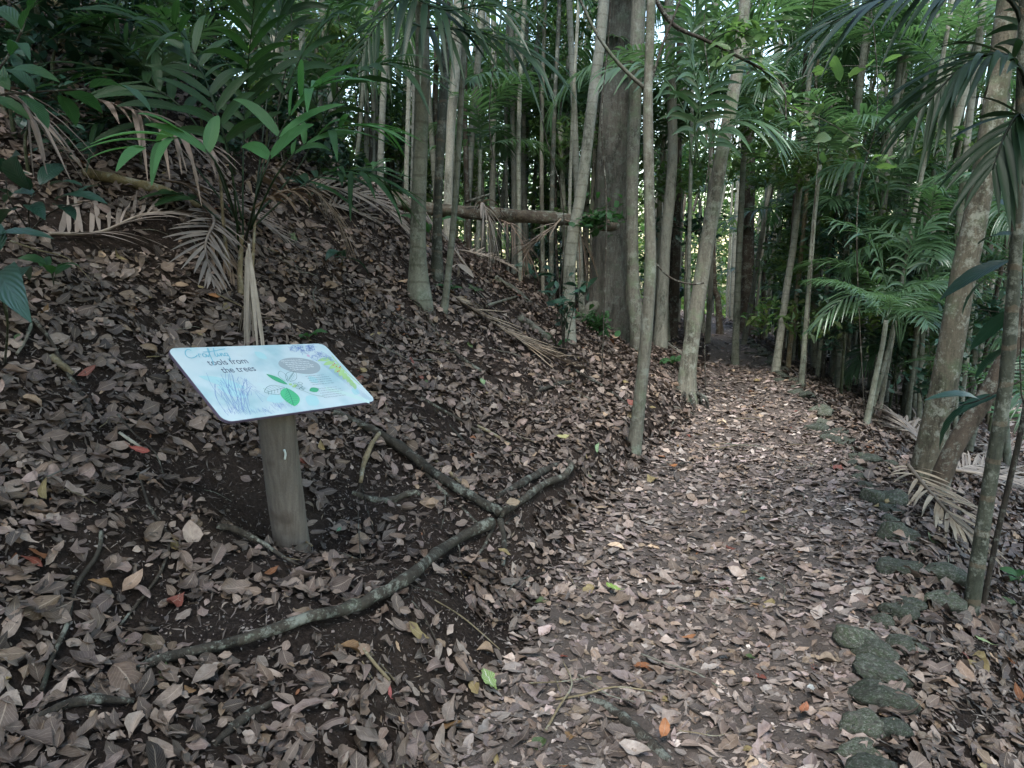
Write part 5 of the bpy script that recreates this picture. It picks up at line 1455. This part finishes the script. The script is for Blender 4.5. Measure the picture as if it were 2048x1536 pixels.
seedling(1890, 800, 9, .35, .07, 'dark leafy plant close against the thick leaning tree', 'blue', seed=17, h=.4)
seedling(2000, 880, 8, .3, .07, 'green plant between the steep dark stem and the nearest ringed stem', 'broad', seed=18, h=.35)
seedling(1520, 690, 10, .22, .06, 'small green plant at the right of the far path', 'green', seed=19, h=.25)
seedling(2035, 1180, 5, .1, .05, 'small green seedling at the right edge behind the thin dark stem', 'broad', seed=20, h=.1)


def shrub_on(px, py, Y, n, R, size, label, mat, name='shrub', cat='shrub', nst=7):
    c = at(px, py, Y); b = np.array([c[0], c[1], float(Hgt(c[0], c[1]))]) if c[2] - Hgt(c[0], c[1]) < 1.5 else c.copy()
    rs = np.random.default_rng(int(px)); o = empty(name, b, label, cat)
    g = Geo(); pts = []
    for i in range(nst):
        d = rs.normal(0, 1, 3); d /= np.linalg.norm(d); e = c + d * R * np.array([1.2, .8, .7]); Q = spline([b, c * .6 + b * .4 + rs.normal(0, .05, 3), e], 10); tube(g, Q - b, np.linspace(.008, .002, 10), 5)
        for k in range(n // nst): t = rs.uniform(.45, 1); pts.append(Q[int(t * 9)] + rs.normal(0, R * .15, 3))
    link('stem', g.mesh('stem', M['twig']), o)
    P = np.array(pts) - b; m = len(P); N = rs.normal(0, .4, (m, 3)) + UP; N /= np.linalg.norm(N, axis=1)[:, None]; L = size * rs.lognormal(0, .25, m)
    V, F, U, CC = leaf_batch(P, N, L, L * rs.uniform(.38, .55, m), rs.uniform(0, 6.28, m), rs.normal(-.2, .35, m), rs.normal(0, .3, m), rs.normal(-.15, .1, m), rs.normal(.15, .1, m), np.zeros(m), np.ones((m, 3)) * rs.uniform(.7, 1.3, (m, 1)), 5, 3, rs)
    g = Geo(); g.add(V, F, U, CC); link('foliage', g.mesh('foliage', M[mat]), o)


shrub_on(1180, 440, 8.3, 150, .42, .11, 'leafy shrub growing over the right half of the fallen trunk', 'broad')
shrub_on(1130, 560, 7.2, 60, .28, .12, 'bushy shrub below the fallen trunk in front of the great tree', 'blue')
shrub_on(1200, 640, 9.2, 110, .34, .11, 'broad-leaved shrub at the left foot of the great furrowed tree', 'broad')
shrub_on(1385, 460, 11, 160, .6, .12, 'dark leafy shrub between the cream trunk and the leaning tree', 'blue')
shrub_on(640, 300, 7.5, 160, .5, .10, 'dark shrub on the slope behind the sapling palm', 'green')
shrub_on(1880, 700, 7.8, 160, .6, .10, 'leafy thicket left of the thick leaning tree', 'blue')
shrub_on(1980, 620, 8.0, 160, .6, .10, 'leafy thicket right of the thick leaning tree', 'blue')

# ------------------------------------------------------------------ sapling palm with broad leaflets, left of centre
def sapling_palm():
    b = gnd(482, 592); o = empty('sapling_palm', b, 'young palm with broad drooping green leaflets on the slope behind the board', 'palm')
    Y = b[1] + .1
    g = Geo(); tube(g, spline([b * 0, at(480, 540, Y) - b, at(484, 470, Y) - b], 10), np.linspace(.022, .014, 10), 10); tube(g, spline([(.06, .05, 0), at(505, 540, Y) - b, at(510, 440, Y) - b], 10), np.linspace(.014, .009, 10), 8)
    tube(g, spline([(-.1, .1, 0), at(450, 480, Y) - b, at(440, 350, Y) - b], 10), np.linspace(.016, .010, 10), 8)
    link('stem', g.mesh('stem', M['root_tan']), o)
    FF = [([(478, 500), (462, 330), (425, 200), (380, 90), (320, 20)], Y - .2, 11, .50, .066, .7), ([(486, 490), (486, 330), (492, 180), (503, 60), (515, -60)], Y + .1, 11, .52, .066, .65),
          ([(492, 480), (520, 370), (562, 262), (610, 190), (650, 165)], Y - .5, 6, .54, .075, 2.3), ([(500, 460), (560, 340), (630, 275), (700, 250), (780, 262)], Y - .2, 8, .45, .060, 1.7),
          ([(478, 460), (440, 340), (385, 280), (330, 280), (270, 300)], Y - .7, 5, .48, .085, 1.9), ([(480, 460), (400, 260), (300, 170), (210, 140), (130, 150)], Y - .1, 11, .50, .064, .6),
          ([(500, 460), (590, 380), (660, 345), (730, 345), (790, 380)], Y + .2, 11, .44, .056, .8), ([(484, 440), (420, 180), (330, 70), (230, 30), (120, 40)], Y + .3, 11, .52, .064, .55),
          ([(494, 470), (550, 240), (610, 100), (680, 20), (760, -20)], Y + .3, 11, .52, .064, .6), ([(470, 470), (390, 400), (330, 390), (280, 420)], Y + .2, 6, .34, .07, .8),
          ([(505, 450), (540, 150), (560, 30), (590, -60)], Y + .6, 11, .52, .064, .6), ([(482, 450), (380, 320), (320, 250), (250, 230), (180, 250)], Y + .3, 8, .48, .064, .6),
          ([(495, 450), (600, 330), (680, 180), (760, 130), (840, 150)], Y + .5, 11, .50, .060, .6)]
    r = np.random.default_rng(2)
    for i, (pp, y, n, ll, lw, br) in enumerate(FF):
        P = [at(px, py, y + (k * (r.uniform(-.12, .10)))) - b if k else (at(px, py, Y) - b) for k, (px, py) in enumerate(pp)]
        g = Geo(); frond_geo(g, P, n, ll, lw, 66, 18, .38, lift=.12, t0=.30, seed=80 + i, rr=.006, seg=9, col=np.array([1, 1, 1]) * br * .85, rcol=(.35, .3, .3), prof=.35, upv=(0, -.35, 1), jit=.22)
        link('frond', g.mesh('frond', M['broad']), o)


sapling_palm()


def near_palm_fronds():
    o = [q for q in bpy.data.objects if q.get('label', '').startswith('dark green ringed palm stem nearest')][0]; b = np.array(o.location); Y = b[1]
    FF = [([(2035, 300), (2045, 60), (1990, -20), (1880, -30), (1760, 0), (1660, 50)], 0, 22, .40, .036), ([(2035, 330), (2055, 180), (2010, 110), (1930, 130), (1850, 210)], -.1, 18, .36, .036),
          ([(2035, 400), (2060, 280), (2040, 230), (2010, 270), (1985, 340)], -.2, 9, .30, .045), ([(2040, 250), (2070, 20), (2000, -90), (1850, -110)], .3, 18, .5, .04),
          ([(2040, 300), (2090, 140), (2110, 60), (2150, 90)], .1, 14, .4, .04)]
    r = np.random.default_rng(6)
    for i, (pp, dy, n, ll, lw) in enumerate(FF):
        P = [at(px, py, Y + dy * k / (len(pp) - 1)) - b for k, (px, py) in enumerate(pp)]
        g = Geo(); frond_geo(g, P, n, ll, lw, 62, 20, .45, lift=.05, t0=.35, seed=120 + i, rr=.010, seg=9, col=(1, 1, 1), rcol=(.3, .3, .3), prof=.35, upv=(0, -.4, 1), jit=.14)
        link('frond', g.mesh('frond', M['silhouette_palm']), o)


near_palm_fronds()


def top_silhouettes():
    for key, FF, mat in (('dark palm crown silhouetted', [([(815, 40), (850, 55), (930, 60), (1010, 80), (1080, 120)], 6.0, 13, .62, .055), ([(790, -60), (840, 0), (900, 20), (960, 10), (1040, 20)], 5.8, 13, .6, .055), ([(820, -20), (780, 20), (740, 70), (720, 130)], 6.2, 10, .5, .05)], 'silhouette_palm'),
                         ('palm crown between the cream trunk', [([(1400, 330), (1390, 250), (1420, 170), (1470, 130), (1540, 130)], 7.4, 15, .55, .055), ([(1385, 330), (1370, 230), (1330, 160), (1280, 130), (1215, 140)], 7.6, 15, .55, .055), ([(1390, 330), (1400, 200), (1380, 100), (1400, 0)], 7.6, 14, .5, .055), ([(1395, 330), (1440, 260), (1500, 240), (1560, 270)], 7.2, 13, .5, .05)], 'palm'),
                         ('low spreading palm with silvery', [([(1800, 690), (1790, 620), (1750, 590), (1700, 590), (1640, 640)], 7.6, 17, .36, .036), ([(1800, 690), (1830, 600), (1880, 560), (1940, 570)], 7.8, 15, .36, .036), ([(1800, 700), (1770, 560), (1730, 470), (1670, 440)], 8.0, 17, .42, .040), ([(1800, 700), (1810, 560), (1830, 480), (1880, 430)], 8.0, 17, .42, .040)], 'palm'),
                         ('palm with a pale fan-like', [([(1760, 420), (1740, 340), (1700, 325), (1650, 345)], 9.0, 14, .45, .045), ([(1760, 420), (1790, 340), (1840, 320), (1900, 350)], 9.2, 14, .45, .045)], 'palm')):
        o = [q for q in bpy.data.objects if key in q.get('label', '')][0]; b = np.array(o.location)
        for i, (pp, Y, n, ll, lw) in enumerate(FF):
            P = [at(px, py, Y - .1 * k) - b for k, (px, py) in enumerate(pp)]
            g = Geo(); frond_geo(g, P, n, ll, lw, 64, 20, .5, lift=.05, t0=.12, seed=150 + i, rr=.010, seg=8, upv=(0, -.45, 1), jit=.14, prof=.4); link('frond', g.mesh('frond', M[mat]), o)


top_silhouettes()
# climber leaves beside the thick tree
Yb = 3.4
leaf_plant('climber', 'dark large-leaved climber hanging before the thick leaning tree', 'climber', tuple(gnd(2046, 1120)),
           [[gnd(2046, 1120), at(2060, 900, Yb), at(2040, 760, Yb), at(2046, 560, Yb), at(2030, 430, Yb)], [at(2045, 760, Yb), at(1960, 800, Yb), at(1900, 815, Yb)], [at(2045, 560, Yb), at(1990, 540, Yb), at(1940, 560, Yb)]],
           px_leaves(Yb, [(2030, 470, 1955, 490, 0.075), (2020, 520, 1880, 600, 0.082), (1990, 545, 1925, 630, 0.061), (2030, 620, 1940, 700, 0.075), (2000, 790, 1900, 840, 0.082), (1960, 800, 1850, 800, 0.048), (1930, 810, 1880, 900, 0.068), (2040, 780, 1990, 860, 0.061), (2040, 430, 1990, 400, 0.061), (2030, 690, 1950, 760, 0.068)], .15, 6), 'blue', 'twig', 65)


def branches():
    def find(s): return [q for q in bpy.data.objects if s in q.get('label', '')][0]
    o = find('thin green-mottled tree'); b = np.array(o.location); Y = b[1]
    g = Geo(); tube(g, spline([at(1293, 180, Y) - b, at(1240, 130, Y) - b, at(1195, 70, Y) - b, at(1160, 0, Y) - b, at(1120, -80, Y) - b], 16), np.linspace(.016, .008, 16), 8); link('branch', g.mesh('branch', M['bark_grey']), o)
    g = Geo(); tube(g, spline([at(1300, 170, Y) - b, at(1325, 90, Y) - b, at(1345, 40, Y) - b, at(1375, -40, Y) - b], 12), np.linspace(.012, .006, 12), 7); link('branch', g.mesh('branch', M['twig']), o)
    o = find('lichened grey tree leaning'); b = np.array(o.location); Y = b[1] - .8
    br = [at(1300, -20, Y), at(1345, 48, Y), at(1410, 80, Y), at(1470, 110, Y), at(1540, 148, Y), at(1568, 180, Y), at(1572, 240, Y)]
    root = empty('leafy_branch', br[0], 'dark crooked branch with soft green leaves hanging in at the top right of centre', 'branch'); b = br[0]
    Q = spline(np.array(br), 40); g = Geo(); tube(g, Q - b, np.linspace(.022, .008, 40), 8, rough=.1)
    pts = []; rs = np.random.default_rng(8)
    for i in range(13):
        s = Q[rs.integers(12, 39)]; e = s + np.array([rs.uniform(-.1, .75), rs.normal(0, .35), rs.uniform(-.75, .25)]); q = spline([s, (s + e) / 2 + UP * .08, e], 9); tube(g, q - b, np.linspace(.005, .002, 9), 5)
        for k in range(9): pts.append(q[rs.integers(2, 9)] + rs.normal(0, .05, 3))
    link('limb', g.mesh('limb', M['twig']), root)
    P = np.array(pts) - b; m = len(P); N = rs.normal(0, .4, (m, 3)) + UP; N /= np.linalg.norm(N, axis=1)[:, None]; L = .15 * rs.lognormal(0, .25, m)
    V, F, U, CC = leaf_batch(P, N, L, L * .48, rs.uniform(0, 6.28, m), rs.normal(-.3, .35, m), rs.normal(0, .3, m), rs.normal(-.15, .1, m), rs.normal(.12, .1, m), np.zeros(m), np.ones((m, 3)) * rs.uniform(.9, 1.5, (m, 1)), 7, 3, rs)
    g = Geo(); g.add(V, F, U, CC); link('foliage', g.mesh('foliage', M['green']), root)
    P = [at(1305, 520, 6.2), at(1340, 555, 6.2), at(1380, 568, 6.2), at(1408, 566, 6.2)]
    v = empty('hanging_vine', P[0], 'thin vine slung between the mottled trunk and the leaning tree', 'vine'); g = Geo(); tube(g, spline(np.array(P) - P[0], 14), .009, 6); link('stem', g.mesh('stem', M['twig']), v)
    # root ball under the leaning tree
    o = find('lichened grey tree leaning'); b = np.array(o.location); rs = np.random.default_rng(3)
    for i in range(16):
        a = rs.uniform(0, 6.28); s = np.array([math.cos(a) * .12, math.sin(a) * .10, .10]); e = np.array([math.cos(a) * rs.uniform(.16, .34), math.sin(a) * .2 - .1, 0]); e[2] = float(Hgt(b[0] + e[0], b[1] + e[1])) - b[2] - .03
        g = Geo(); tube(g, spline([s, (s + e) / 2 + np.array([math.cos(a) * .05, math.sin(a) * .05, .03]), e], 8), np.linspace(.022, .009, 8) * rs.uniform(.5, 1.2), 6, rough=.1, seed=i); link('root', g.mesh('root', M['twig']), o)


branches()

def lianas():
    r = random.Random(3); spots = [(1210, 6.9, 9.6), (700, 7.5, 8.5), (1410, 8.0, 8.2), (1620, 8.6, 8.4), (1740, 8.0, 8.8), (980, 8.6, 9.4), (560, 6.5, 7.2), (1105, 7.4, 8.8)]
    lb = ['beside the great furrowed tree', 'above the ridge of the slope', 'beside the leaning lichened tree', 'among the row of slim stems', 'before the right-hand thicket', 'behind the draped dead frond', 'behind the broad-leaved sapling palm', 'left of the leaning pale trunk']
    for (px, Y, Y2), t in zip(spots, lb):
        P = [at(px + r.uniform(-6, 6), 620 if px < 1300 else 700, Y), at(px + r.uniform(-30, 30), 430, Y), at(px + r.uniform(-25, 25), 240, Y), at(px + r.uniform(-40, 40), 60, Y), at(px + r.uniform(-60, 60), -120, Y)]
        g0 = float(Hgt(P[0][0], P[0][1])); P[0][2] = g0 - .02
        o = empty('hanging_vine', P[0], 'thin dark vine dangling down ' + t, 'vine'); g = Geo(); tube(g, spline(np.array(P) - P[0], 40), .006, 5, rough=.1); link('stem', g.mesh('stem', M['twig']), o)


lianas()
litter()
